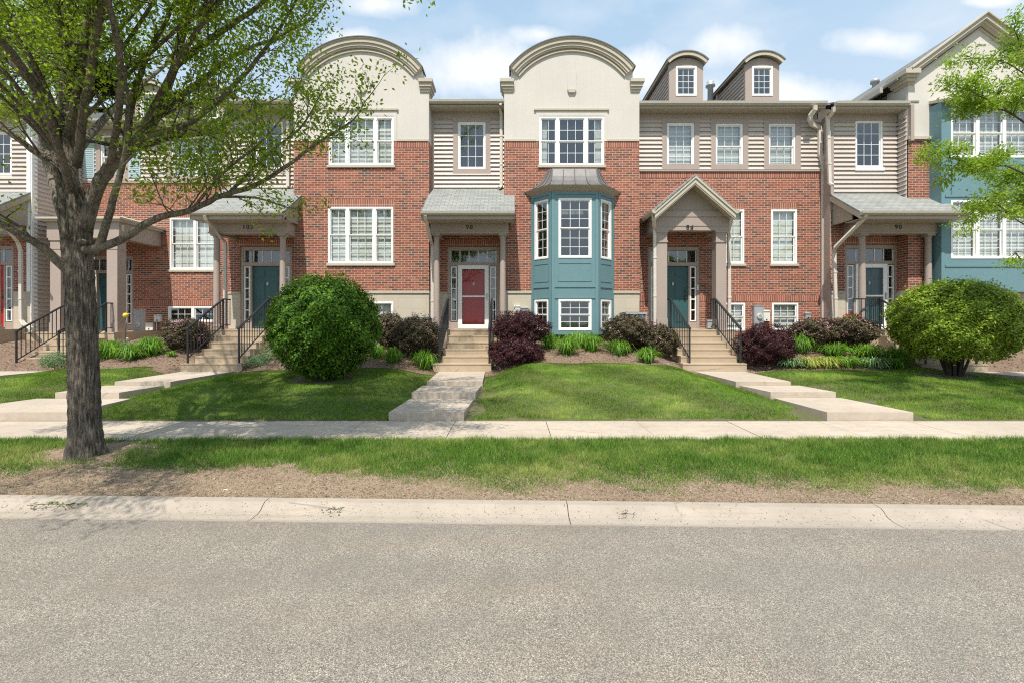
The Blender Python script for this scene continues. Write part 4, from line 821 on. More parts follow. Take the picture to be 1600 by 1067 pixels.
Y = 14.9; wz = lambda a_, b_, c_, d_: (XX(a_, Y), XX(b_, Y), ZZ(d_, Y), ZZ(c_, Y))
dh = dict(sashes=1, hung=True, cols=3, rows=(2, 2), blind='blind', sill=None)
lows = dict(sashes=1, hung=True, cols=3, rows=(3, 3), blind='shade', sill='moulding')
flat_front(h94, 4.03, 10.13, Y, 0, [(wz(1041.6, 1084.4, 193, 264), dict(sashes=1, hung=False, cols=3, rows=(4, 4), blind='blind')), (wz(1117.7, 1160.5, 194, 265), dh), (wz(1200.4, 1242.3, 194, 265), dh)],
  [(wz(1122, 1162.6, 328, 412.5), lows), (wz(1204.6, 1245, 328, 412.5), lows)], [(wz(1122, 1164, 473.5, 517), dh), (wz(1206, 1247, 473.5, 517), dh)],
  4.46, (ZZ(471.5, Y), ZZ(462, Y)), (ZZ(269, Y), ZZ(266, Y)), ZZ(157.5, 14.45))
eave(h94, 4.03, 9.98, 14.9, ZZ(158.5, 14.4)); shell(h94, 4.06, 10.1, 15.0, .6, 8.75); mainroof(h94, 4.03, 10.13, 14.9, 8.80, pitch=22)
for a_, b_ in ((1045.6, 1098.6), (1164.5, 1217.5)): dormer(h94, XX(a_, 15.1), XX(b_, 15.1), 15.1, 9.0, ZZ(150.5, 15.1), ZZ(104, 15.1))
v = MB(); v.lathe(XX(1110, 17), 17, [(.10, 9), (.10, ZZ(137, 17)), (.17, ZZ(137, 17)+.02), (.17, ZZ(133, 17)), (.11, ZZ(132.5, 17)), (.14, ZZ(129, 17))], 18); v.build('vent_pipe', 'grey', h94)
v = MB(); v.lathe(XX(1121, 17.2), 17.2, [(.05, 9), (.05, ZZ(145, 17.2))], 12); v.build('vent_pipe', 'down', h94)
def gable_porch(root):
    yf, ye = 13.4, 13.84; cx = 5.40; zA = ZZ(272, yf); zE = ZZ(327, yf); hw = 1.19; px_ = [(XX(1026.5, ye), XX(1043.3, ye)), (XX(1118.8, ye), XX(1136, ye))]
    zc = ZZ(360.5, ye); zt = ZZ(330.7, ye)-.0; x0, x1 = px_[0][0]-.06, px_[1][1]+.06
    b = MB(); b.box(x0, x1, ye, ye+.3, zc, zt); b.box(x0, x0+.3, ye+.3, 14.9, zc, zt); b.box(x1-.3, x1, ye+.3, 14.9, zc, zt)
    b.box(x0-.03, x1+.03, ye-.03, ye-.001, zt-.17, zt); b.box(x0-.015, x1+.015, ye-.015, ye-.001, zc+.13, zt-.19); b.box(x0+.3, x1-.3, ye+.3, 14.9, zc+.14, zc+.16)
    sl = (zA-zE)/hw; b.prism([(x0, zt+.001), (x1, zt+.001), (cx, zt+(x1-cx)*sl*.96)], ye+.02, ye+.12)
    por = b.build('porch', 'trim', root)
    for a_, c_ in px_:
        m = MB(); m.box(a_+.01, c_-.01, ye+.02, ye+.32, PORZ, zc-.0); m.box(a_-.005, c_+.005, ye, ye+.335, PORZ, PORZ+.32); m.box(a_-.02, c_+.02, ye-.015, ye+.35, zc-.06, zc-.001)
        m.box(a_-.0, c_+.0, ye+.005, ye+.33, zc-.11, zc-.06); m.box(a_-.01, c_+.01, ye-.005, ye+.34, zc-.36, zc-.31); m.build('pilaster', 'trim', por)
    ceiling_light(por, cx-.1, 14.35, zc+.13); text_mesh('94', cx, ye-.03, zc+.02, .2, por)
    r = MB(); e = .05
    for s_ in (-1, 1):
        X = cx+s_*hw; r.hexa([(cx, yf, zA-e), (X, yf, zE-e), (X, 14.9, zE-e), (cx, 14.9, zA-e), (cx, yf, zA), (X, yf, zE), (X, 14.9, zE), (cx, 14.9, zA)])
    r.build('porch_roof', 'shingle', por)
    f = MB()
    for s_ in (-1, 1):
        for (o0, o1, p) in ((.055, .10, -.04), (.10, .20, -.01), (.20, .235, .01)):
            f.prism([(cx, zA-o0*1.35), (cx+s_*hw, zE-o0*1.35), (cx+s_*hw, zE-o1*1.35), (cx, zA-o1*1.35)], yf+p, yf+.06 if o0 < .2 else yf+.07)
        f.hexa([(cx, yf+.07, zA-.21), (cx+s_*hw, yf+.07, zE-.21), (cx+s_*hw, ye+.1, zE-.21), (cx, ye+.1, zA-.21), (cx, yf+.07, zA-.2), (cx+s_*hw, yf+.07, zE-.2), (cx+s_*hw, ye+.1, zE-.2), (cx, ye+.1, zA-.2)])
    f.build('porch_fascia', 'moulding', por)
    for s_ in (-1, 1):
        X = cx+s_*(hw+.0); g = MB(); g.prism([(X, zE-.03), (X+s_*.11, zE-.03), (X+s_*.10, zE-.10), (X+s_*.055, zE-.14), (X, zE-.14)], yf-.04, 14.85); g.build('gutter', 'gutter', por)
gable_porch(h94)
pdown(h94, [(1021, 333, 13.5), (1021.5, 345, 13.65), (1023, 358, 13.9), (1023.2, 508, 13.95)])
pdown(h94, [(1147, 329, 13.5), (1143, 342, 13.7), (1138, 362, 14.05), (1139, 372, 14.25), (1139.5, 505, 14.3)])
downspout(h94, [(XX(1272, 14.4), 14.38, ZZ(166, 14.4)), (XX(1273, 14.4), 14.4, ZZ(172, 14.4)), (XX(1266.5, 14.5), 14.5, ZZ(181, 14.5)), (XX(1265.5, 14.55), 14.55, ZZ(187, 14.55)), (XX(1269, 14.7), 14.7, ZZ(195, 14.7)), (XX(1280, 14.82), 14.82, ZZ(200, 14.8)), (XX(1281, 14.82), 14.82, ZZ(208, 14.8)), (XX(1281, 14.82), 14.82, ZZ(240, 14.82)), (XX(1287, 14.82), 14.82, ZZ(259, 14.82)), (XX(1286.5, 14.82), 14.82, ZZ(497, 14.82))], r=.058)

# --- number 90
h90 = empty('townhouse', (13, 14.5, 1.0), 'townhouse with peaked stucco gable over wide blue green window box, porch numbered 90', 'townhouse', 'brick townhouses in the row')
def house90(root):
    Yr = 14.5; F = FR(Yr); x0, x1 = 10.13, 12.28; zt = ZZ(160, 14.06); k = lambda a_, b_, c_, d_: (XX(a_, Yr), XX(b_, Yr), ZZ(d_, Yr), ZZ(c_, Yr))
    w = k(1336, 1378.5, 188.5, 263); zbot = ZZ(300, Yr)
    s_ = MB(); siding(s_, F, x0+.09, x1, zbot-.3, zt-.38, [w]); s_.build('siding', 'siding', root); s_ = MB(); siding(s_, FX(x1, -1), 14.14, Yr, zbot-.3, zt-.38, []); s_.build('siding', 'siding', root)
    t = MB(); t.fbox(F, x0, x0+.10, zbot-.6, zt-.38, 0, .045); t.box(x0-.012, x0-.001, Yr-.045, 14.9, ZZ(293, 14.6)-.3, zt-.19); t.box(x0-.02, x0+.001, Yr-.03, 14.9, 1.2, ZZ(293, 14.6)-.3)
    t.box(x1-.001, x1+.10, 14.0, 14.099, ZZ(222, 14.1), zt-.1)
    t.build('corner_board', 'trim', root)
    b = MB(); ex = 10.62; holes = [(ex, ex+1.69, PORZ-.06, PORZ+2.69)]; wall(b, F, x0, x1, ZST, zbot-.29, holes, .12)
    b.add([(x1, 14.1, ZST), (x1, Yr, ZST), (x1, Yr, zbot-.29), (x1, 14.1, zbot-.29)], [(0, 1, 2, 3)])
    c = MB(); wall(c, F, x0, x1, .6, ZST-.05, holes, .12); c.fbox(F, x0, ex-.005, ZST-.05, ZST, -.12, .03); c.build('stone_base', 'stone', root)
    soldier(root, F, [(x0, x1-.01, PORZ+2.695, PORZ+2.89)]); window(root, F, *w, 1, False, 3, (4, 4), None); sb = MB(); sb.fbox(F, w[0]-.03, w[1]+.03, w[2]-.10, w[2]-.001, 0, .065); sb.build('sill', 'white', root); entry(root, ex, Yr+.06, PORZ, 'teal', True); eave(root, x0-.15, x1-.03, Yr, zt)
    # shed porch
    zt_ = ZZ(291.5, 14.6); por = shed_porch(root, XX(1347, 13.955)+2.31, '90', Yr, xl=-2.31+10.10-XX(1347, 13.955), xr=.20, yf=13.2)
    pdown(root, [(1354, 334, 13.15), (1350, 342, 13.25), (1305, 387, 13.95), (1303.5, 395, 14.2), (1306, 497, 14.25)])
    downspout(root, [(XX(1303, 14.0), 14.02, ZZ(167, 14.0)), (XX(1302.5, 14.05), 14.05, ZZ(173, 14.0)), (XX(1297, 14.3), 14.4, ZZ(187, 14.4)), (XX(1297, 14.4), 14.42, ZZ(286, 14.4)), (XX(1303, 14.2), 14.25, ZZ(291, 14.3))])
    # gabled block
    Yb = 14.1; G = FR(Yb); X0, X1 = 12.28, 16.66; xc = 14.46; stz = ZZ(217.5, Yb); bx0, bx1 = 12.93, 16.0; bY = 13.72; bz0, bz1 = ZZ(456.5, bY), ZZ(160, bY)
    hole = (bx0+.1, bx1-.1, bz0+.1, bz1-.15); hb = (13.25, 14.5, ZZ(517, Yb), ZZ(473, Yb)); hb2 = (14.6, 15.8, ZZ(517, Yb), ZZ(473, Yb))
    wall(b, G, X0, X1, ZST, stz, [hole]); b.add([(X1, Yb, ZST), (X1, Yb+.8, ZST), (X1, Yb+.8, stz), (X1, Yb, stz)], [(0, 1, 2, 3)]); b.build('wall', 'brick', root)
    c = MB(); wall(c, G, X0, X1, .6, ZST-.0005, [hb, hb2]); c.add([(X0, Yb, .6), (X0, Yr, .6), (X0, Yr, ZST), (X0, Yb, ZST)], [(0, 1, 2, 3)]); c.build('stone_base', 'stone', root)
    for h in (hb, hb2): window(root, G, *h, 2, True, 2, (2, 2), None)
    zA = ZZ(20, 13.9); ze = ZZ(117, 13.9); hwid = xc-XX(1396, 13.85); sl = (zA-ze)/(xc-XX(1408, 13.9)); zl = ze-.12
    g = MB(); wall(g, G, X0, X1, stz, zl, [hole]); pl = [(X0, zl), (X1, zl), (X1, zl+.05), (xc, zl+.05+(X1-xc)*sl), (X0, zl+.05)]
    for y in (Yb, Yb+.3): g.add([(x, y, z) for x, z in pl], [(0, 1, 2, 3, 4)])
    for p, q in zip(pl, pl[1:]+pl[:1]): g.add([(p[0], Yb, p[1]), (q[0], Yb, q[1]), (q[0], Yb+.3, q[1]), (p[0], Yb+.3, p[1])], [(0, 1, 2, 3)])
    for X in (X0, X1): g.add([(X, Yb, stz), (X, Yb+.8, stz), (X, Yb+.8, zl), (X, Yb, zl)], [(0, 1, 2, 3)])
    gw = g.build('gable_wall', 'stucco', root)
    m = MB(); top_ = zA
    for o0, o1, p in ((.0, .04, .30), (.04, .15, .24), (.15, .21, .17), (.21, .24, .12), (.27, .305, .05)):
        for s_ in (-1, 1):
            X = xc+s_*(X1-xc+.10); zx = top_-(X1-xc+.10)*sl; m.prism([(xc, top_-o0*1.3), (X, zx-o0*1.3), (X, zx-o1*1.3), (xc, top_-o1*1.3)], Yb-p, Yb-.001)
    for z0, z1, p in ((ze+.02, ze+.16, .30), (ze-.06, ze+.02, .22), (ze-.15, ze-.06, .15), (ze-.22, ze-.15, .06)):
        m.box(X0-p, X0+.16, Yb-p*.9, Yb+.5, z0, z1); m.box(X1-.16, X1+p, Yb-p*.9, Yb+.5, z0, z1)
    m.box(X0-.02, bx0-.0, Yb-.07, Yb-.001, stz-.03, stz+.06); m.box(bx1, X1+.02, Yb-.07, Yb-.001, stz-.03, stz+.06)
    m.build('gable_moulding', 'moulding', gw)
    kf = MB(); kf.box(xc-.10, xc+.22, Yb-.03, Yb-.001, ZZ(68, Yb)-.05, ZZ(68, Yb)); kf.box(xc-.10, xc-.07, Yb-.03, Yb-.001, ZZ(86, Yb), ZZ(68, Yb)-.05); kf.build('keystone', 'stucco', gw)
    # roof behind the gable: ridge runs back, eave returns seen from the left
    r = MB(); 
    for s_ in (-1, 1):
        X = xc+s_*(X1-xc+.32); zx = top_-.12-(X1-xc+.32)*sl; r.hexa([(xc, Yb+.02, top_-.12), (X, Yb+.02, zx), (X, 22, zx), (xc, 22, top_-.12), (xc, Yb+.02, top_-.04), (X, Yb+.02, zx+.08), (X, 22, zx+.08), (xc, 22, top_-.04)])
        q = MB(); a_, c_ = sorted((X, X+s_*.1)); q.box(a_, c_, Yb+.55, 22, zx-.1, zx+.07); q.build('gutter', 'gutter', root)
    r.build('roof', 'roof', root); s_ = MB(); siding(s_, FX(X0+.1, -1), Yb+.45, 22, zt, ze-.1, []); s_.build('siding', 'siding', root)
    # blue window box
    B = FR(bY); wn = [(13.23, 15.65, ZZ(247, bY), ZZ(170, bY)), (13.23, 15.65, ZZ(404.5, bY), ZZ(313.5, bY))]
    bb = MB(); wall(bb, B, bx0, bx1, bz0, bz1, wn, .1)
    for X in (bx0, bx1): bb.add([(X, bY, bz0), (X, Yb, bz0), (X, Yb, bz1), (X, bY, bz1)], [(0, 1, 2, 3)])
    bb.add([(bx0, bY, bz0), (bx1, bY, bz0), (bx1, Yb, bz0), (bx0, Yb, bz0)], [(0, 1, 2, 3)]); bo = bb.build('window_box', 'blue', root)
    tt = MB(); zz = [ZZ(307, bY), ZZ(257, bY)]
    for z_ in (zz[0], zz[1], ZZ(416, bY)): tt.fbox(B, bx0+.12, bx1-.12, z_-.03, z_+.03, 0, .025)
    for u in (bx0, bx1-.10): tt.fbox(B, u, u+.1, bz0, bz1, 0, .02)
    for u in (13.25, 14.40, 15.55): tt.fbox(B, u, u+.05, zz[0]+.03, zz[1]-.03, 0, .02)
    tt.build('box_trim', 'blue', bo)
    for i, h in enumerate(wn): window(root, B, *h, 3, True, 3, (2, 2) if i == 0 else (2, 3), 'blind')
    cn = MB(); cn.hexa([(bx0-.02, 13.45, bz1-.10), (bx1+.02, 13.45, bz1-.10), (bx1+.02, Yb-.001, bz1+.12), (bx0-.02, Yb-.001, bz1+.12), (bx0-.02, 13.45, bz1+.0), (bx1+.02, 13.45, bz1+.0), (bx1+.02, Yb-.001, bz1+.2), (bx0-.02, Yb-.001, bz1+.2)])
    cn.build('canopy', 'moulding', root); v = MB(); v.lathe(XX(1367, 17.5), 17.5, [(.09, 8.8), (.09, ZZ(131, 17.5)), (.15, ZZ(130.5, 17.5)), (.15, ZZ(126, 17.5)), (.08, ZZ(124, 17.5))], 16); v.build('vent_pipe', 'grey', root)
house90(h90); shell(h90, 10.2, 16.6, 14.6, .6, 8.7); mainroof(h90, 10.35, 12.6, 14.5, 8.70, pitch=21)

# --- number 106, set back, and the end unit at the far left
h106 = empty('townhouse', (-12.3, 16.35, .9), 'set back townhouse behind the big tree trunk with pale blue shutters upstairs', 'townhouse', 'brick townhouses in the row')
Y = 16.35; wz = lambda a_, b_, c_, d_: (XX(a_, Y), XX(b_, Y), ZZ(d_, Y), ZZ(c_, Y))
tw = dict(sashes=2, hung=True, cols=3, rows=(2, 2), blind='blind')
sh = [wz(133, 149.4, 209, 279), wz(203, 221, 209, 279)]
flat_front(h106, -15.4, -9.29, Y, .1, [(wz(158, 195.6, 211, 281), dh), (wz(268.5, 346, 214, 281), tw)], [(wz(265.7, 344, 341, 422), dict(sashes=2, hung=True, cols=3, rows=(3, 3), blind='shade', sill='moulding'))],
  [(wz(263, 340, 479, 503.5), dict(sashes=2, hung=False, cols=3, rows=(2, 2), blind=None))], -15.3, (ZZ(478, Y), ZZ(469.5, Y)), (ZZ(287, Y), ZZ(283.5, Y)), ZZ(187.5, 15.93))
for h in sh:
    s_ = MB(); s_.box(h[0], h[1], Y-.06, Y-.02, h[2], h[3])
    n = 22
    for i in range(n): z = h[2]+.06+(h[3]-h[2]-.12)*i/n; s_.box(h[0]+.05, h[1]-.05, Y-.07, Y-.0605, z, z+.03)
    s_.build('shutter', 'shutter', h106)
eave(h106, -15.4, -9.3, Y, ZZ(187.5, 15.93)); shell(h106, -15.38, -9.31, 16.45, .6, 8.75); mainroof(h106, -15.4, -9.3, 16.35, 8.86, pitch=22)
for cx in (-13.2, -11.05): dormer(h106, cx-.56, cx+.56, 16.6, 9.0, 9.25, 10.22)
def flat_porch(root):
    ye = 14.6; xs = (-14.68, -12.86); zc = ZZ(372, ye)-.0; zt = ZZ(341, ye); x0, x1 = xs[0]-.25, xs[1]+.25; b = MB()
    b.box(x0, x1, ye, ye+.3, zc, zt-.12); b.box(x1-.3, x1, ye+.3, 16.35, zc, zt-.12); b.box(x0, x0+.3, ye+.3, 16.35, zc, zt-.12); b.box(x0+.3, x1-.3, ye+.3, 16.35, zt-.3, zt-.12)
    por = b.build('porch', 'trim', root); c = MB(); c.box(x0-.10, x1+.10, ye-.10, 16.35, zt-.12, zt-.06); c.box(x0-.18, x1+.18, ye-.18, 16.349, zt-.06, zt); c.hexa([(x0-.15, ye-.15, zt), (x1+.15, ye-.15, zt), (x1+.15, 16.35, zt), (x0-.15, 16.35, zt), (x0+.4, ye+.6, zt+.18), (x1-.4, ye+.6, zt+.18), (x1-.4, 16.35, zt+.18), (x0+.4, 16.35, zt+.18)])
    c.build('cornice', 'moulding', por)
    for x in xs:
        m = MB(); z0 = PORZ-.1; m.box(x-.17, x+.17, ye+.03, ye+.37, z0, zc); m.box(x-.19, x+.19, ye+.01, ye+.39, z0, z0+.3); m.box(x-.20, x+.20, ye, ye+.40, zc-.08, zc-.001); m.box(x-.185, x+.185, ye+.015, ye+.385, zc-.36, zc-.31); m.build('pilaster', 'trim', por)
    ceiling_light(por, -13.8, 15.5, zt-.3)
flat_porch(h106)
pdown(h106, [(191, 352, 14.7), (190, 362, 14.75), (187.5, 372, 15.0), (187.5, 520, 15.0), (192, 526, 14.9), (199, 531, 14.75)])
downspout(h106, [(XX(356, 15.9), 15.9, ZZ(196, 15.9)), (XX(353, 16.25), 16.25, ZZ(204, 16.25)), (XX(353, 16.25), 16.25, ZZ(280, 16.25))])
h110 = empty('townhouse', (-17, 14.66, 1.0), 'townhouse cut off by the left edge, red door under its sloped porch', 'townhouse', 'brick townhouses in the row')
def house110(root):
    Yr = 14.66; F = FR(Yr); x0, x1 = -17.9, -15.45; zt = ZZ(163, 14.24); zbot = ZZ(300, Yr); ex = -17.75
    s_ = MB(); siding(s_, F, x0, x1-.14, zbot-.3, zt-.38, [(-17.0, -16.1, 6.6, 8.0)]); s_.build('siding', 'siding', root); s_ = MB(); siding(s_, FX(x1, 1), Yr, 16.4, 1.0, zt-.2, []); s_.build('siding', 'siding', root)
    t = MB(); t.fbox(F, x1-.14, x1, ZST, zt-.38, 0, .05); t.box(x1-.01, x1+.04, Yr-.05, Yr+.12, 1.0, zt-.2); t.build('corner_board', 'white', root)
    window(root, F, -17.0, -16.1, 6.6, 8.0, 1, False, 3, (4, 4), None)
    b = MB(); holes = [(ex, ex+1.69, PORZ-.06, PORZ+2.69)]; wall(b, F, x0, x1, ZST, zbot-.29, holes, .12); b.build('wall', 'brick', root)
    c = MB(); wall(c, F, x0, x1, .6, ZST-.0005, holes, .12); c.build('stone_base', 'stone', root); entry(root, ex, Yr+.06, PORZ, 'red', False); eave(root, x0, x1+.1, Yr, zt)
    shed_porch(root, -15.53, '', Yr); pdown(root, [(5, 350, 13.4), (28, 380, 14.2), (32, 392, 14.3), (33, 500, 14.3), (37, 506, 14.25), (50, 514, 14.1)])
    w = MB(); w.box(-24, -17.9, 14.2, 14.3, .6, 7.6); w.build('side_wall', 'brick', root)
house110(h110); shell(h110, -24, -15.47, 14.76, .6, 8.7); mainroof(h110, -24, -15.4, 14.66, 8.75, pitch=22)

# --- front steps
steps('tan concrete steps with two black railings up to the red door numbered 98', (-1.92, -.44), (-2.13, -.56), 13.8, PORZ, (-2.48, -.12), 14.895, (-1.97, -.62))
steps('tan concrete steps with black railings up to the peaked porch numbered 94', (4.66, 6.22), (4.60, 6.32), 13.8, PORZ, (4.2, 6.75), 14.895, (4.82, 6.2))
steps('tan concrete steps with black railings up to the teal door numbered 102', (-8.77, -7.29), (-8.92, -7.27), 13.8, PORZ, (-9.25, -6.93), 14.895, (-8.80, -7.41))
steps('tan concrete steps with black railings just left of the big tree trunk', (-14.15, -12.75), (-14.3, -12.62), 14.35, PORZ-.1, (-15.35, -12.55), 16.345, (-14.05, -12.85))
steps('tan concrete steps half hidden behind the mounded shrub, up to the porch numbered 90', (10.95, 12.5), (10.85, 12.62), 13.6, PORZ, (10.2, 12.9), 14.495, (11.05, 12.4), side_rail=[(10.25, 11.0, 13.68)])
steps('landing and steps at the left edge under the red door porch', (-17.9, -16.4), (-18, -16.3), 13.7, PORZ, (-18.1, -15.6), 14.655, (-17.8, -16.5), side_rail=[(-16.45, -15.65, 13.78)])

# ------------------------------------------------------------------ small things by the walls
def meter_top(px0, px1, py0, py1, Y, label, dial=True, legs=False):
    x0, x1, z0, z1 = XX(px0, Y), XX(px1, Y), ZZ(py1, Y), ZZ(py0, Y); root = empty('electric_meter', ((x0+x1)/2, Y, z0), label, 'electric meter')
    b = MB(); b.box(x0, x1, Y-.16, Y-.002, z0, z1); b.box(x0+.02, x1-.02, Y-.175, Y-.16, z0+.03, z1-.05); b.box(x0-.012, x1+.012, Y-.18, Y, z1, z1+.02); b.build('housing', 'grey', root)
    if dial:
        xc, zc = (x0+x1)/2+.01, z1-(z1-z0)*.38; r = min(.085, (x1-x0)*.4); d = MB(); d.ring(xc, zc, 0.001, r, 0, 2*math.pi, Y-.22, Y-.176, 24); d.build('dial', 'box', root)
        g = MB(); g.ring(xc, zc, 0.001, r*.75, 0, 2*math.pi, Y-.245, Y-.221, 20); g.build('dial_glass', 'glass', root)
    if legs: l = MB(); l.box(x0+.05, x1-.05, Y-.12, Y-.03, z0-.4, z0); l.build('conduit', 'grey', root)
    return root
def wallbox(px0, px1, py0, py1, Y, mat, label, name='utility_box', cat='utility box', pipe=None):
    x0, x1, z0, z1 = XX(px0, Y), XX(px1, Y), ZZ(py1, Y), ZZ(py0, Y); root = empty(name, ((x0+x1)/2, Y, z0), label, cat)
    b = MB(); b.box(x0, x1, Y-.10, Y-.002, z0, z1-.02); b.hexa([(x0-.01, Y-.12, z1-.045), (x1+.01, Y-.12, z1-.045), (x1+.01, Y-.001, z1-.02), (x0-.01, Y-.001, z1-.02), (x0-.01, Y-.12, z1-.02), (x1+.01, Y-.12, z1-.02), (x1+.01, Y-.001, z1), (x0-.01, Y-.001, z1)]); b.build('housing', mat, root)
    c = MB(); c.box((x0+x1)/2-.02, (x0+x1)/2+.02, Y-.112, Y-.10, z0+.03, z0+.07); c.build('latch', 'dark', root)
    if pipe: p = MB(); xm = XX(pipe, Y); p.tube([(xm, Y-.04, z0), (xm, Y-.04, z0-.75)], .016, 8); p.build('conduit', 'box', root)
    return root
meter_top(1174.5, 1189, 478.5, 520, 14.9, 'tall grey electric meter with round dial between the two basement windows')
wallbox(1190, 1200.5, 485, 502, 14.9, 'box', 'off white box beside the grey meter with its cable looping below')
wallbox(1256, 1264, 488.5, 499, 14.9, 'grey', 'small grey box alone on the brick, right of the basement window')
wallbox(803.5, 812, 477.5, 489, 14.4, 'box', 'white box on the stone base just right of the porch numbered 98')
wallbox(814, 825, 480, 490, 14.4, 'grey', 'beige box on the stone base above the purple bushes')
meter_top(214.6, 227.5, 485, 545, 15.6, 'tall grey electric meter pedestal beside the yellow garden ball', legs=True)
wallbox(230, 242, 504, 516, 16.35, 'box', 'white box low on the brick, lower of the two by the grey pedestal')
wallbox(243.7, 254, 491.5, 503, 16.35, 'box', 'beige box on the brick with a pipe running down to the ground', pipe=246)
def ac_unit(px0, px1, pytop, Y, label):
    x0, x1 = XX(px0, Y), XX(px1, Y); zt = ZZ(pytop, Y); w = x1-x0; zb = zt-.85; root = empty('air_conditioner', ((x0+x1)/2, Y, zb), label, 'air conditioner')
    b = MB(); b.box(x0+.03, x1-.03, Y+.03, Y+w-.03, zb, zt-.05); b.build('coil', 'dark', root); g = MB(); n = int(w/.035)
    for i in range(n+1):
        u = x0+(w)*i/n; g.box(u-.005, u+.005, Y, Y+.012, zb, zt-.05); g.box(u-.005, u+.005, Y+w-.012, Y+w, zb, zt-.05)
        g.box(x0, x0+.012, Y+w*i/n-.005+.02*(i == 0), Y+w*i/n+.005, zb, zt-.05); g.box(x1-.012, x1, Y+w*i/n-.005, Y+w*i/n+.005, zb, zt-.05)
    for k in range(6): z = zb+.05+k*.13; g.box(x0-.004, x1+.004, Y-.006, Y-.0005, z, z+.012)
    g.build('grille', 'grey', root); c = MB(); c.box(x0-.015, x1+.015, Y-.015, Y+w+.015, zt-.05, zt-.0); c.box(x0-.0, x1+.0, Y, Y+w, zb-.05, zb)
    c.build('lid', 'grey', root); f = MB(); 
    for r in (.1, .17, .24, .31): f.lathe((x0+x1)/2, Y+w/2, [(r, zt+.002), (r+.012, zt+.012), (r+.02, zt+.002)], 28)
    f.build('fan_guard', 'dark', root)
ac_unit(977, 1010, 488.5, 13.3, 'grey air conditioner behind the dark bush right of the blue green bay')
ac_unit(631, 668, 497, 13.2, 'grey air conditioner behind the flowering bush left of the 98 steps')
# yellow ball ornament, doorbell, flower pot, dropped things
x, Y = XX(196.4, 14.0), 14.0; o = empty('garden_ball', (x, Y, ZZ(540, Y)), 'yellow ball on a thin stake in front of the grey meter pedestal', 'garden ornament')
m = MB(); m.tube([(x, Y, ZZ(545, Y)), (x, Y, ZZ(497, Y))], .008, 6); m.build('stake', 'iron', o)
m = MB(); zc = ZZ(493, Y); m.lathe(x, Y, [(.075*math.sin(math.pi*i/12)+.0005, zc-.075*math.cos(math.pi*i/12)) for i in range(13)], 20); m.build('ball', 'yellow', o)
m = MB(); m.box(XX(1088.2, 14.9), XX(1090.8, 14.9), 14.86, 14.899, ZZ(454, 14.9), ZZ(446, 14.9)); m.box(XX(1088.6, 14.9), XX(1090.4, 14.9), 14.852, 14.86, ZZ(452, 14.9), ZZ(448, 14.9)); m.build('doorbell', 'box', h94)
wallbox(1103.5, 1116, 500, 513, 14.2, 'grey', 'grey metal box low behind the railing of the peaked porch')
o = empty('flower_pot', (XX(1330, 13.75), 13.9, PORZ), 'pot of red flowers on the landing of the porch numbered 90', 'flower pot')
x, Y = XX(1330, 13.9), 13.9; m = MB(); m.lathe(x, Y, [(.10, PORZ), (.14, PORZ+.2), (.155, PORZ+.2), (.155, PORZ+.24), (.13, PORZ+.24), (.12, PORZ+.2)], 20); m.build('pot', 'dark', o)
n = 420; c = np.array([x, Y, PORZ+.33])+rnd(n)*np.array([.24, .16, .13])*RNG.random((n, 1))**.4; fastmesh('leaves', leaves(c, rnd(n), rnd(n), RNG.uniform(.03, .06, n), RNG.uniform(.025, .05, n)), 4, 'lily', o)
n = 160; c = np.array([x, Y-.03, PORZ+.36])+rnd(n)*np.array([.25, .15, .13]); fastmesh('blooms', leaves(c, rnd(n), rnd(n), RNG.uniform(.03, .055, n), RNG.uniform(.03, .05, n)), 4, 'redflower', o)
m = MB(); rng = random.Random(3)
def rockish(m, x, y, z, r, seed):
    q = random.Random(seed); vs = []; 
    for i in range(5):
        for j in range(8):
            th = math.pi*(i+.5)/5; ph = 2*math.pi*j/8; k = r*(.8+.35*q.random()); vs.append((x+k*math.sin(th)*math.cos(ph)*1.3, y+k*math.sin(th)*math.sin(ph), z+k*.7*math.cos(th)))
    m.add(vs, [(i*8+j, i*8+(j+1) % 8, (i+1)*8+(j+1) % 8, (i+1)*8+j) for i in range(4) for j in range(8)]+[tuple(range(7, -1, -1)), tuple(range(32, 40))], True)
for px, py, r, lab in ((1055, 563, .11, 'tan rock beside the foot of the steps to the peaked porch'), (399, 573, .09, 'small tan rock right of the foot of the 102 steps'), (957, 553, .04, 'small pale stone lying on the mulch right of the bay')):
    x, Y, z = ground_at(px, py); m = MB(); rockish(m, x, Y, z+r*.3, r, px); top('rock', m, 'step', lab, 'rock')
def twig(px, py, dx, dy, label, mat='bark2', leafy=0):
    Y = 1.86*FP/(py-500); x = XX(px, Y); z = CAMZ-(py-500)*Y/FP+.012; m = MB(); k = 6; pts = [(x+dx*(i/k-.5)+.01*math.sin(i*2), Y+dy*(i/k-.5), z+.006*math.sin(i)) for i in range(k+1)]
    m.tube(pts, [.004-.0004*i for i in range(k+1)], 5)
    for i in (2, 4): m.tube([pts[i], (pts[i][0]+.03, pts[i][1]+.05, pts[i][2])], .003, 4)
    o = top('fallen_twig', m, mat, label, 'twig')
    if leafy:
        c = np.array([pts[i % (k+1)] for i in range(leafy)])+RNG.normal(size=(leafy, 3))*[.03, .03, .004]; d = rnd(leafy)*[1, 1, .2]; n_ = unit(rnd(leafy)*.3+[0, 0, 1])
        fastmesh('leaves', leaves(c, d, n_, RNG.uniform(.03, .06, leafy), RNG.uniform(.012, .022, leafy)), 4, 'bladeg', o)
twig(520, 797, .12, .05, 'small leafy sprig lying on the curb, nearest the middle of the view', leafy=7)
twig(90, 789, .55, .06, 'long grassy twig lying in the gutter below the tree', leafy=40)
twig(983, 804, .16, .01, 'short bare twig with a dry leaf lying on the right side of the curb', leafy=4)
twig(430, 780, .03, .16, 'thin dark stick lying across the curb', )
m = MB(); n = 70
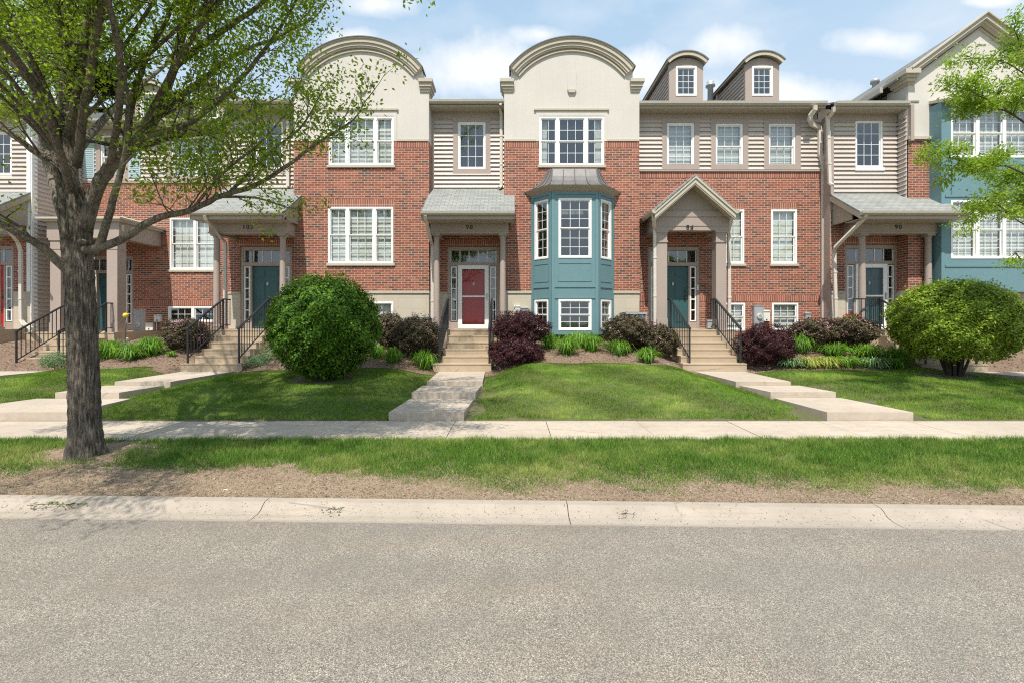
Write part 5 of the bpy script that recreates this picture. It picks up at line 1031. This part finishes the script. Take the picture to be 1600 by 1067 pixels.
for lst, lab, nm in ((((345, 783), (348, 771)), 'white scrap of litter in the gutter beside the tree shadow', 'litter'),):
    px, py = lst[0]; Y = 1.9*FP/(py-500)+.12; x = XX(px, Y); m = MB(); m.hexa([(x, Y, .115), (x+.06, Y+.01, .118), (x+.055, Y+.03, .128), (x, Y+.025, .118), (x, Y, .118), (x+.06, Y+.01, .121), (x+.055, Y+.03, .131), (x, Y+.025, .121)]); top(nm, m, 'stonew', lab, 'litter')
# dry leaf bits on road edge, curb and sidewalk
n = 1100; x = RNG.uniform(-6, 6, n); y = np.where(RNG.random(n) < .8, 4.59-.0266*x-.36*RNG.random(n)**.5, RNG.uniform(6.6, 7.8, n)); z = np.where(y > 6, .226, .10+.03*((y-4.23+.0266*x)/.36)); c = np.stack([x, y, z+.008], 1); n_ = unit(rnd(n)*.5+[0, 0, 1]); d = np.cross(n_, rnd(n))
tag(fastmesh('leaf_litter', leaves(c, d, n_, RNG.uniform(.008, .026, n), RNG.uniform(.005, .012, n)), 4, 'chip'), 'dry leaf bits scattered on curb and sidewalk', 'leaf litter', kind='stuff')

# ------------------------------------------------------------------ shrubs
def shrub(name, px, py, pw, ph, Y, leafmat, n, ln, label, cat='bush', bloom=0, stems=9, zlow=0.0, flat=1.0, deep=None, group=None, lumps=.09, base_py=None, stemr=.02, low=-.75):
    """crown centred on px,py (its pixel size pw x ph at distance Y), leaves spread over and inside it"""
    cx, cz = XX(px, Y), ZZ(py, Y); rx, rz = pw*Y/FP/2, ph*Y/FP/2; ry = deep or rx; zb = ground(cx, Y) if base_py is None else ZZ(base_py, Y)
    root = empty(name, (cx, Y, zb), label, cat, group); d = rnd(int(n*1.25)); d = d[(d[:, 2] > low) & ((d[:, 2] > -.35) | (RNG.random(len(d)) < .6))][:n]; n = len(d)
    az = np.arctan2(d[:, 1], d[:, 0]); f = 1+(lumps*1.5)*(np.sin(az*3+px)*np.cos(d[:, 2]*4+py)+.6*np.sin(az*7+d[:, 2]*9)+.5*np.sin(az*13+px-d[:, 2]*15))
    r = np.where(RNG.random(n) < .72, RNG.uniform(.90, 1.02, n), RNG.uniform(.45, .95, n))*f*(1+.05*np.abs(RNG.normal(size=n))*(RNG.random(n) < .25))
    c = d*r[:, None]*[rx, ry, rz]; c[:, 0] *= (1-.38*np.clip(-c[:, 2]/rz, 0, 1)**2); c[:, 1] *= (1-.38*np.clip(-c[:, 2]/rz, 0, 1)**2); c += [cx, Y, cz]; c[:, 2] = np.maximum(c[:, 2], zb+zlow+.02)
    nn = unit(d*.9+rnd(n)*.75+[0, 0, .25]); ld = np.cross(nn, rnd(n)); fastmesh('crown', leaves(c-unit(ld)*ln*.4, ld, nn, RNG.uniform(.65, 1.25, n)*ln, RNG.uniform(.4, .62, n)*ln), 4, leafmat, root)
    if bloom:
        k = d[:, 2] > -.5; q = d[k][:bloom]; qaz = np.arctan2(q[:, 1], q[:, 0]); keep = (np.sin(qaz*5+px)+np.sin(q[:, 2]*6+px)) > -.2; q = q[keep]; m_ = len(q)
        cc = q*[rx*1.03, ry*1.03, rz*1.03]+[cx, Y, cz]; fastmesh('blooms', leaves(cc, rnd(m_), unit(q+rnd(m_)*.6), RNG.uniform(.025, .05, m_), RNG.uniform(.02, .035, m_)), 4, 'pink', root)
    m = MB(); q = random.Random(px)
    for i in range(stems):
        a_ = 2*math.pi*i/stems+q.uniform(-.3, .3); e = q.uniform(.3, .72); tipz = cz+rz*q.uniform(-.1, .5); p0 = Vector((cx+.10*math.cos(a_)*min(1, rx), Y+.1*math.sin(a_)*min(1, rx), zb-.05)); p2 = Vector((cx+rx*e*math.cos(a_), Y+ry*e*math.sin(a_), tipz)); p1 = p0.lerp(p2, .45)+Vector((-.12*rx*math.cos(a_), -.1*ry*math.sin(a_), rz*.1))
        m.tube([p0, p0.lerp(p1, .5)+Vector((q.uniform(-.02, .02), 0, 0)), p1, p1.lerp(p2, .5)+Vector((q.uniform(-.04, .04), q.uniform(-.04, .04), 0)), p2], [stemr, stemr*.85, stemr*.7, stemr*.5, stemr*.25], 6)
        for j in range(3):
            t = .45+.18*j; b0 = p1.lerp(p2, t); m.tube([b0, b0+Vector((q.uniform(-.3, .3)*rx, q.uniform(-.3, .3)*ry, q.uniform(.05, .35)*rz))], [stemr*.4, stemr*.15], 4)
    m.build('stem', 'stem', root); return root
shrub('round_shrub', 508, 514, 158, 158, 10.7, 'leaf_bush', 46000, .08, 'large dark green ball shaped shrub on the lawn in front of the house numbered 102', 'shrub', stems=14, stemr=.03, low=-.93, base_py=600, lumps=.055)
shrub('round_shrub', 1492, 510, 160, 138, 11.1, 'leaf_bush2', 52000, .07, 'large bright green mounded shrub with many stems on the lawn in front of number 90', 'shrub', stems=18, stemr=.036, low=-.72, base_py=590, lumps=.05)
g_ = 'dark purple barberry bushes'
shrub('barberry_bush', 813, 515, 84, 54, 12.95, 'leaf_barb', 22000, .046, 'dark purple clipped bush beside the 98 steps, upper of the pair', 'bush', group=g_, low=-.8)
shrub('barberry_bush', 806, 554, 80, 50, 12.2, 'leaf_barb', 22000, .046, 'dark purple clipped bush beside the 98 steps, lower and nearer of the pair', 'bush', group=g_, low=-.9)
shrub('barberry_bush', 1197, 543, 80, 68, 12.5, 'leaf_barb', 24000, .046, 'dark purple rounded bush alone right of the steps to the peaked porch', 'bush', group=g_, low=-.9)
g_ = 'dark leaved weigela bushes with pink flowers'
W_ = lambda *a_, **k_: shrub('weigela_bush', *a_, group=g_, **k_)
W_(609, 518, 44, 54, 13.5, 'leaf_wei', 12000, .05, 'dark pink flowered bush right behind the big ball shaped shrub', bloom=420)
W_(652, 527, 72, 60, 13.0, 'leaf_wei', 18000, .05, 'dark brownish bush with few pink flowers left of the 98 steps', bloom=120)
W_(980, 520, 70, 52, 13.1, 'leaf_wei', 18000, .05, 'dark brown leaved bush in front of the air conditioner right of the bay', bloom=70)
W_(1031, 536, 52, 52, 12.8, 'leaf_wei', 14000, .05, 'dark bush touching the left railing of the 94 steps', bloom=110)
W_(1272, 519, 66, 40, 13.4, 'leaf_wei', 15000, .05, 'dark bush thick with pink flowers, nearer to the lone purple bush', bloom=700)
W_(1328, 519, 72, 42, 13.4, 'leaf_wei', 17000, .05, 'dark bush with pink flowers just below the red flower pot', bloom=520)
W_(292, 525, 62, 52, 13.6, 'leaf_wei', 14000, .05, 'pink flowered dark bush under the basement window left of the 102 steps', bloom=700)
def tuft(px, py, w, h, mat, label, n=170, name='daylily_clump', cat='plant', group='bright green grassy clumps in the bed', upright=.5, wd=.024, Y=None):
    x, Yg, z = ground_at(px, py); Yg = Y or Yg; x = XX(px, Yg); z = ground(x, Yg); hh = h*Yg/FP; ww = w*Yg/FP/2*1.15; root_v = []
    for i in range(n):
        a_ = RNG.uniform(0, 2*np.pi); s_ = RNG.uniform(.25, 1); L_ = ww*s_*1.25; H_ = hh*RNG.uniform(.6, 1.05)*(1.12-upright*s_*.9); b = np.array([x+.16*ww*RNG.normal(), Yg+.16*ww*RNG.normal(), z]); dv = np.array([np.cos(a_), np.sin(a_), 0]); sv = np.array([-np.sin(a_), np.cos(a_), 0])*wd*RNG.uniform(.7, 1.2)
        P = [b, b+dv*L_*.28+[0, 0, H_*.72], b+dv*L_*.66+[0, 0, H_], b+dv*L_*1.0+[0, 0, H_*RNG.uniform(.1, .7)]]; ws = (.7, 1, .75, .08)
        for j in range(3): root_v += [P[j]-sv*ws[j]/2, P[j]+sv*ws[j]/2, P[j+1]+sv*ws[j+1]/2, P[j+1]-sv*ws[j+1]/2]
    m = np.array(root_v); o = fastmesh(name, m, 4, mat, None, (x, Yg, z)); tag(o, label, cat, group); return o
T = tuft
T(612, 567, 34, 26, 'lily', 'small grassy clump below the pink flowered bush behind the round shrub'); T(662, 576, 46, 32, 'lily', 'grassy clump against the left side of the 98 steps', 200); T(588, 560, 32, 24, 'lily', 'grassy clump half hidden at the right side of the round ball shrub')
T(858, 545, 34, 26, 'lily', 'grassy clump at the left foot of the bay beside the purple bush'); T(886, 554, 42, 30, 'lily', 'biggest grassy clump in front of the bay, nearest the lawn', 200); T(925, 549, 40, 30, 'lily', 'grassy clump under the right part of the bay')
T(905, 542, 60, 26, 'lily', 'low row of grassy blades close against the foot of the bay', 200); T(967, 555, 40, 26, 'lily', 'grassy clump below the dark bush right of the bay'); T(1012, 567, 40, 27, 'lily', 'grassy clump below the left railing of the 94 steps')
T(1250, 552, 42, 32, 'lily', 'tall grassy clump touching the lone purple bush', 200); T(1303, 556, 52, 22, 'lily', 'grassy clump below the pink flowered hedge', 200); T(1356, 560, 60, 26, 'lily', 'wide grassy clump left of the big mounded shrub', 200); T(1400, 566, 60, 26, 'lily', 'grassy clump partly behind the big mounded shrub', 200)
for i, (px, py, w) in enumerate(((1236, 574, 34), (1262, 575, 30), (1290, 574, 36), (1322, 573, 40), (1365, 575, 44), (1400, 575, 40))):
    mt = ('hosta', 'gold', 'gold', 'lily', 'hosta', 'lily')[i]; lab = ('blue green striped plant at the bed edge by the lone purple bush', 'yellow bladed plant at the lawn edge, left one of the yellow patch', 'yellow bladed plant at the lawn edge, right one of the yellow patch', 'low green bladed plant right of the yellow patch', 'pale striped leafy plant at the lawn edge left of the mounded shrub', 'low bladed plant right beside the mounded shrub')[i]
    T(px, py, w*1.3, 17, mt, lab, 260, 'border_plant', 'plant', 'low plants along the bed edge', .3, .022)
T(170, 567, 46, 28, 'lily', 'grassy clump left of the grey pedestal, nearest the tree trunk', 300, Y=12.7); T(236, 561, 42, 30, 'lily', 'grassy clump in front of the grey meter pedestal', 300, Y=12.9); T(268, 558, 16, 12, 'lily', 'tiny grassy clump on bare mulch left of the 102 steps', 40)
T(205, 566, 40, 26, 'lily', 'grassy clump between the other two left of the 102 steps', 300, Y=12.6)
g_ = 'grey green catmint mounds'
for (px, py, pw, ph, Y, lab) in ((430, 556, 44, 40, 12.9, 'grey green mound right of the 102 steps'), (405, 566, 36, 22, 12.5, 'low grey green mound nearest the foot of the 102 steps'), (190, 547, 66, 30, 13.3, 'wide grey green mound behind the grassy clumps left of the 102 steps'), (86, 565, 34, 28, 12.1, 'grey green mound between the tree trunk and the left steps'), (238, 540, 30, 26, 13.6, 'grey green mound at the foot of the pedestal box')):
    shrub('catmint', px, py, pw, ph, Y, 'mint', 4200, .032, lab, 'plant', group=g_, stems=5, stemr=.006, lumps=.14)
n = 0
# ------------------------------------------------------------------ trees
class Tree:
    def __init__(s, seed, leafn=9, leafr=.12, gap=.11): s.m = MB(); s.t = MB(); s.lp = []; s.q = random.Random(seed); s.leafn = leafn; s.leafr = leafr; s.gap = gap
    def limb(s, pts, r0, r1, n=10, sub=4, big=True):
        P = [Vector(p) for p in pts]; out = []
        for i in range(len(P)-1):
            p0, p1, p2, p3 = P[max(i-1, 0)], P[i], P[i+1], P[min(i+2, len(P)-1)]
            for j in range(sub):
                t = j/sub; out.append(.5*((2*p1)+(p2-p0)*t+(2*p0-5*p1+4*p2-p3)*t*t+(3*p1-p0-3*p2+p3)*t**3))
        out.append(P[-1]); k = len(out); q = s.q
        out = [p+Vector((q.uniform(-1, 1), q.uniform(-1, 1), q.uniform(-1, 1)))*(.12*min(r0, .06)+.0 if 0 < i < k-1 else 0) for i, p in enumerate(out)]
        s.m.tube(out, [r0+(r1-r0)*(i/(k-1))**.9 for i in range(k)], n, True, .04); return out
    def branch(s, p, d, ln, r, lvl):
        q = s.q; k = 5 if lvl == 1 else 4; pts = [p]; d = d.normalized(); c = p
        for i in range(k):
            d = (d+Vector((q.uniform(-.28, .28), q.uniform(-.28, .28), q.uniform(-.2, .26)))).normalized(); c = c+d*ln/k; pts.append(c)
        (s.m if lvl == 1 else s.t).tube(pts, [r*(1-.75*i/k) for i in range(k+1)], 6 if lvl == 1 else 3, False)
        if lvl < 3:
            nb = int(ln/(.17 if lvl == 1 else .12))
            for i in range(nb):
                t = (i+.6+q.uniform(-.3, .3))/nb; t = .18+.82*min(t, .99); f = t*k; a_ = pts[int(f)].lerp(pts[min(int(f)+1, k)], f-int(f)); dd = (pts[min(int(f)+1, k)]-pts[int(f)]).normalized()
                sd_ = Vector((q.uniform(-1, 1), q.uniform(-1, 1), q.uniform(-.45, .75))).normalized(); s.branch(a_, dd*.75+sd_, ln*(.52-.22*t)*q.uniform(.7, 1.2), r*.45, lvl+1)
        if lvl >= 2:
            st = s.gap; nl = max(1, int(ln/st))
            for i in range(nl): 
                f = (i+.5)/nl*k; a_ = pts[int(f)].lerp(pts[min(int(f)+1, k)], f-int(f)); s.lp.append((a_, d))
        s.lp.append((pts[-1], d))
    def sprout(s, out, start, ln, every, r=.02, bias=Vector((0, 0, .2)), flare=.8):
        q = s.q; k = len(out); tot = sum((out[i+1]-out[i]).length for i in range(k-1)); n_ = int(tot*(1-start)/every)
        for i in range(n_):
            f = (start+(1-start)*(i+q.random())/n_)*(k-1); j = min(int(f), k-2); a_ = out[j].lerp(out[j+1], f-j); dd = (out[j+1]-out[j]).normalized()
            sd_ = Vector((q.uniform(-1, 1), q.uniform(-1, 1), q.uniform(-.5, .7))).normalized(); t = f/(k-1); s.branch(a_, dd*.6+sd_*flare+bias, ln*(1.15-.6*t)*q.uniform(.65, 1.2), r*(1.2-.6*t), 1)
        s.branch(out[-1], (out[-1]-out[-2]), ln*.8, r*.8, 1)
    def crown(s, root, mat, ln, w, keep=None, droop=0):
        A = np.array([tuple(p) for p, d in s.lp]); D = np.array([tuple(d) for p, d in s.lp]); A = np.repeat(A, s.leafn, 0); D = np.repeat(D, s.leafn, 0); n_ = len(A)
        A = A+RNG.normal(size=(n_, 3))*s.leafr*[1, 1, .7]
        if keep is not None: k = keep(A); A, D = A[k], D[k]; n_ = len(A)
        d = unit(D*.5+rnd(n_)+[0, 0, -droop]); nn = unit(rnd(n_)+[0, 0, .8]); print('leaves', n_)
        fastmesh('crown', leaves(A, d, nn, RNG.uniform(.6, 1.3, n_)*ln, RNG.uniform(.75, 1.2, n_)*w), 4, mat, root)
def P3(px, py, Y): return (XX(px, Y), Y, ZZ(py, Y))
T1 = Tree(5, 5, .085, .08)
tr = empty('shade_tree', P3(135, 706, 5.98), 'large shade tree with furrowed trunk and fresh spring leaves by the curb', 'tree')
base = P3(135, 706, 5.98)
ctrl = [((135, 722), .37), ((135, 708), .315), ((134.5, 690), .272), ((133, 655), .252), ((131, 600), .243), ((128, 520), .232), ((125, 450), .225), ((122, 400), .226), ((119, 355), .245), ((114, 318), .235), ((109, 290), .19)]
rows = []; NS = 96; NR = 90
def ctr(t):
    f = t*(len(ctrl)-1); i = min(int(f), len(ctrl)-2); u = f-i; (a_, r_), (b_, q_) = ctrl[i], ctrl[i+1]; return a_[0]+(b_[0]-a_[0])*u, a_[1]+(b_[1]-a_[1])*u, (r_+(q_-r_)*u)*.63
rg = np.random.default_rng(4); ph = rg.uniform(0, 6.28, 12)
for i in range(NR+1):
    px_, py_, r_ = ctr(i/NR); c = P3(px_, py_, 5.98); z = c[2]; low_ = max(0, 1-(z-.2)/.55); row = []
    for j in range(NS+1):
        th = 2*math.pi*j/NS; w = .35*math.sin(z*2.1+ph[0])+.2*math.sin(z*5.3+ph[1]); rid = abs(math.sin(th*13+w*3+1.2*math.sin(z*3.1+th*2)))*.6+abs(math.sin(th*21-w*4+1.5*math.sin(z*2.3+th*3)))*.4
        lob = .12*low_**2*math.sin(th*5+ph[2])+.07*low_**2*math.sin(th*3+ph[3])+.03*math.sin(th*2+z*1.1+ph[4])+.02*math.sin(th*3-z*2+ph[5])
        rr = r_*(1+lob)+.021*(rid-.55)+.006*math.sin(th*37+z*31); row.append((c[0]+rr*math.cos(th), c[1]+rr*math.sin(th), z))
    rows.append(row)
T1.m.grid(rows)
for px_, py_ in ((101, 370), (128, 378)): 
    c = Vector(P3(px_, py_, 5.80)); T1.m.tube([c+Vector((0, .15, 0)), c, c+Vector((0, -.035, 0))], [.04, .036, .028], 10)
Lb = [  # limb points (px,py,Y), r0, r1, sprout start, branch length, spacing
 ([(113, 305, 6.0), (107, 240, 6.0), (104, 150, 6.05), (103, 60, 6.1), (100, -60, 6.2), (92, -260, 6.4), (80, -420, 6.6)], .095, .03, .2, 1.3, .28),
 ([(108, 345, 6.1), (78, 250, 6.5), (66, 160, 6.7), (62, 60, 6.9), (50, -80, 7.2), (20, -260, 7.6)], .10, .03, .25, 1.4, .30),
 ([(132, 360, 5.98), (150, 300, 5.95), (172, 262, 5.9), (210, 225, 5.9), (246, 180, 5.95), (268, 120, 6.0), (286, 55, 6.1), (305, -30, 6.2), (335, -140, 6.3)], .09, .025, .3, 1.3, .26),
 ([(222, 216, 5.9), (262, 205, 5.8), (300, 190, 5.7), (350, 150, 5.6), (400, 95, 5.6), (440, 40, 5.6), (470, -10, 5.6)], .045, .012, .15, 1.0, .2),
 ([(196, 240, 5.9), (203, 180, 5.8), (215, 130, 5.7), (235, 80, 5.6), (262, 30, 5.5), (290, -40, 5.4)], .045, .012, .2, 1.0, .24),
 ([(130, 392, 5.95), (160, 385, 5.85), (195, 372, 5.75), (240, 344, 5.7), (300, 328, 5.65), (350, 305, 5.6), (400, 290, 5.6), (450, 258, 5.6), (500, 222, 5.6), (548, 192, 5.6)], .058, .012, .36, .95, .095),
 ([(340, 308, 5.6), (400, 310, 5.9), (450, 325, 6.2)], .02, .008, .2, .7, .12),
 ([(300, 328, 5.65), (350, 270, 5.5), (405, 225, 5.5), (445, 180, 5.6)], .02, .008, .2, .8, .13),
 ([(360, 300, 5.6), (420, 240, 5.9), (470, 200, 6.1), (500, 150, 6.2)], .02, .008, .2, .8, .14),
 ([(286, 20, 6.2), (340, -80, 6.6), (420, -170, 7.2), (520, -230, 7.8), (600, -260, 8.2)], .06, .015, .2, 1.3, .2),
 ([(300, -60, 6.2), (400, -180, 6.0), (520, -260, 5.8), (620, -300, 5.6)], .06, .015, .2, 1.3, .2),
 ([(100, -60, 6.2), (200, -230, 6.6), (330, -360, 7.0), (460, -420, 7.4)], .07, .015, .2, 1.4, .22),
 ([(102, 60, 6.1), (60, -40, 7.4), (30, -140, 8.6)], .06, .015, .3, 1.4, .25),
 ([(120, 260, 5.9), (140, 120, 5.2), (170, -30, 4.6), (230, -150, 4.1), (300, -200, 3.9)], .05, .012, .35, 1.2, .09),
 ([(286, 20, 6.2), (330, -60, 5.6), (400, -110, 5.0), (470, -120, 4.6), (540, -110, 4.4)], .045, .012, .25, 1.1, .09),
 ([(172, 262, 5.9), (190, 120, 5.0), (150, -60, 4.2), (60, -200, 3.7), (0, -260, 3.5)], .04, .012, .45, 1.1, .10),
 ([(210, 225, 5.9), (300, 60, 5.4), (400, -60, 4.9), (480, -80, 4.8)], .035, .012, .5, 1.1, .10),
 ([(112, 300, 5.8), (60, 150, 4.9), (-60, 0, 3.9), (-250, -120, 3.2), (-420, -200, 2.7)], .045, .012, .4, 1.1, .2),
 ([(152, 395, 5.9), (172, 330, 5.6), (196, 240, 5.5), (200, 150, 5.3)], .05, .02, .5, .9, .3),
 ([(116, 430, 5.9), (92, 410, 5.8), (60, 382, 5.6), (22, 362, 5.4), (-30, 330, 5.2), (-110, 270, 5.0)], .065, .025, .4, 1.0, .3),
 ([(104, 320, 5.95), (84, 262, 5.9), (50, 235, 5.8), (10, 205, 5.7), (-60, 170, 5.6), (-150, 110, 5.5)], .05, .018, .25, 1.1, .27),
 ([(98, 300, 6.1), (80, 215, 6.2), (48, 172, 6.2), (8, 135, 6.2), (-60, 60, 6.3), (-120, -30, 6.4)], .05, .018, .3, 1.2, .27),
 ([(102, 260, 6.0), (70, 150, 5.8), (40, 80, 5.6), (10, 20, 5.5), (-30, -60, 5.3)], .06, .02, .3, 1.1, .27),
 ([(106, 220, 6.0), (120, 150, 5.7), (140, 100, 5.4), (155, 40, 5.0), (160, -40, 4.7)], .06, .02, .3, 1.1, .3),
 ([(250, 175, 5.95), (310, 130, 6.3), (370, 85, 6.7), (430, 60, 7.0), (490, 30, 7.2)], .045, .012, .15, 1.1, .2),
 ([(272, 105, 6.0), (330, 60, 6.1), (390, 20, 6.2), (450, -30, 6.2), (500, -70, 6.2)], .05, .012, .15, 1.1, .22),
 ([(205, 235, 5.9), (270, 215, 6.3), (330, 205, 6.7), (390, 175, 7.1), (440, 150, 7.4)], .04, .01, .2, .95, .22),
 ([(110, 250, 6.1), (150, 200, 7.0), (200, 150, 7.8), (260, 100, 8.6), (310, 60, 9.2)], .07, .015, .35, 1.2, .27),
 ([(104, 200, 6.1), (90, 110, 7.2), (80, 60, 8.2), (60, 40, 9.0)], .07, .015, .3, 1.3, .33),
 ([(104, 120, 6.1), (150, 20, 6.0), (220, -60, 5.8), (300, -160, 5.6), (380, -220, 5.4)], .06, .015, .3, 1.2, .3),
 ([(103, 40, 6.1), (40, -120, 6.0), (-60, -250, 6.0)], .06, .015, .3, 1.3, .35),
 ([(102, 0, 6.1), (160, -200, 7.0), (240, -330, 7.8)], .06, .015, .3, 1.3, .35),
 ([(290, -10, 6.2), (380, -110, 6.8), (450, -190, 7.2)], .04, .012, .2, 1.2, .3)]
for ex, ey, ez in ((-7.6, 4.0, 6.2), (-6.2, 3.4, 6.0), (-5.0, 3.3, 5.6), (-4.2, 4.0, 5.6), (-3.2, 3.6, 5.6), (-2.6, 4.4, 5.9), (-1.6, 4.4, 5.8), (-1.2, 5.2, 6.6), (-3.6, 4.8, 7.0), (-5.2, 4.4, 7.2), (-2.2, 5.4, 7.6), (-5.0, 2.5, 4.6), (-4.3, 2.4, 4.5), (-5.8, 2.8, 4.7)):
    bz = 3.9+.35*(ez-4.4); q0 = Vector((-5.85, 6.0, bz)); q3 = Vector((ex, ey, ez)); Lb.append(([q0, q0.lerp(q3, .35)+Vector((0, .1, .35)), q0.lerp(q3, .7)+Vector((0, 0, .25)), q3], .026, .010, .45, 1.0, .085))
for pts, r0, r1, st, ln, ev in Lb:
    o_ = T1.limb([p if isinstance(p, Vector) else P3(*p) for p in pts], r0, r1, 14, 4); T1.sprout(o_, st, ln, ev, max(.008, r1*.9))
trk = T1.m.build('trunk', 'bark', tr); T1.t.build('twigs', 'bark2', tr)
T1.crown(tr, 'leaf_tree', .056, .029)
# nest of twigs in the fork
nc = Vector(P3(150, 120, 5.75)); m = MB(); q = random.Random(9)
for i in range(900):
    d = Vector((q.gauss(0, 1), q.gauss(0, 1), q.gauss(0, 1))).normalized()*(q.random()**.4); c = nc+Vector((d.x*.27, d.y*.24, d.z*.22-.15*d.x)); u = Vector((q.gauss(0, 1), q.gauss(0, 1), q.gauss(0, .5))).normalized()*q.uniform(.06, .13); m.tube([c-u, c+u*.1+Vector((0, 0, .01)), c+u], .0045, 3, False)
top('squirrel_nest', m, 'nest', 'dark ball of dry twigs lodged in the fork of the big tree', 'nest')
# tree at the right, its trunk just outside the view
T2 = Tree(21, 30, .085, .055); t2 = empty('locust_tree', (10.9, 7.3, .2), 'bright green locust tree reaching in over the right edge of the view', 'tree')
bx = Vector((10.9, 7.3, .1)); T2.limb([bx, bx+Vector((0, 0, .8)), bx+Vector((-.03, 0, 2)), bx+Vector((.03, 0, 3.6)), bx+Vector((0, .05, 5.4)), bx+Vector((.1, 0, 7.4))], .14, .04, 16, 4)
def L2(pts, r0, r1, ln, ev, st=.3, bias=Vector((0, 0, 0))):
    o_ = T2.limb([Vector(p) for p in pts], r0, r1, 8, 4); T2.sprout(o_, st, ln, ev, .01, bias)
b_ = lambda z: (10.9, 7.3, z)
L2([b_(2.4), (10.2, 7.5, 3.0), P3(1595, 270, 8.0), P3(1540, 262, 8.0), P3(1500, 250, 8.0), P3(1478, 246, 8.0)], .024, .006, .5, .17, .42)
L2([b_(2.3), (10.1, 7.6, 2.9), P3(1602, 352, 8.0), P3(1555, 318, 8.0), P3(1530, 322, 8.0), P3(1510, 345, 8.0)], .018, .005, .4, .2, .45)
L2([b_(2.2), (10.2, 7.4, 2.7), P3(1600, 395, 7.8), P3(1590, 400, 7.8)], .014, .005, .3, .3, .7)
L2([b_(3.2), (10.2, 7.6, 3.9), P3(1598, 190, 8.1), P3(1560, 170, 8.1), P3(1530, 150, 8.1), P3(1510, 140, 8.1)], .024, .006, .55, .15, .4)
L2([b_(4.0), (10.1, 7.6, 5.2), P3(1610, 90, 8.1), P3(1590, 60, 8.1)], .024, .006, .45, .3, .4)
L2([b_(3.8), (10.2, 7.6, 4.7), P3(1605, 120, 8.2), P3(1560, 95, 8.2), P3(1515, 92, 8.2)], .018, .005, .42, .22, .45)
for i, (dx, dy, z0, z1) in enumerate(((1.8, .5, 2.8, 5), (.8, 1.8, 3, 5.6), (-.4, 2.1, 2.8, 4.6), (-.6, -1.8, 3.0, 5.0), (1.2, -1.6, 3.4, 5.4), (0, 1.2, 4.6, 7.2), (-1.0, .3, 5.0, 7.4), (1, -.2, 5, 8), (.3, 3, 3.0, 4.4), (-.3, -3.0, 3.4, 5.2))):
    L2([b_(z0), (10.9+dx*.5, 7.3+dy*.5, z0+(z1-z0)*.6), (10.9+dx, 7.3+dy, z1)], .05, .012, 1.0, .3, .3)
T2.m.build('trunk', 'bark2', t2); T2.t.build('twigs', 'bark2', t2); T2.crown(t2, 'leaf_loc', .062, .027, droop=.4)
for o_ in bpy.data.objects:
    if o_.name.split('.')[0] in ('blooms', 'leaves'): o_['kind'] = 'stuff'
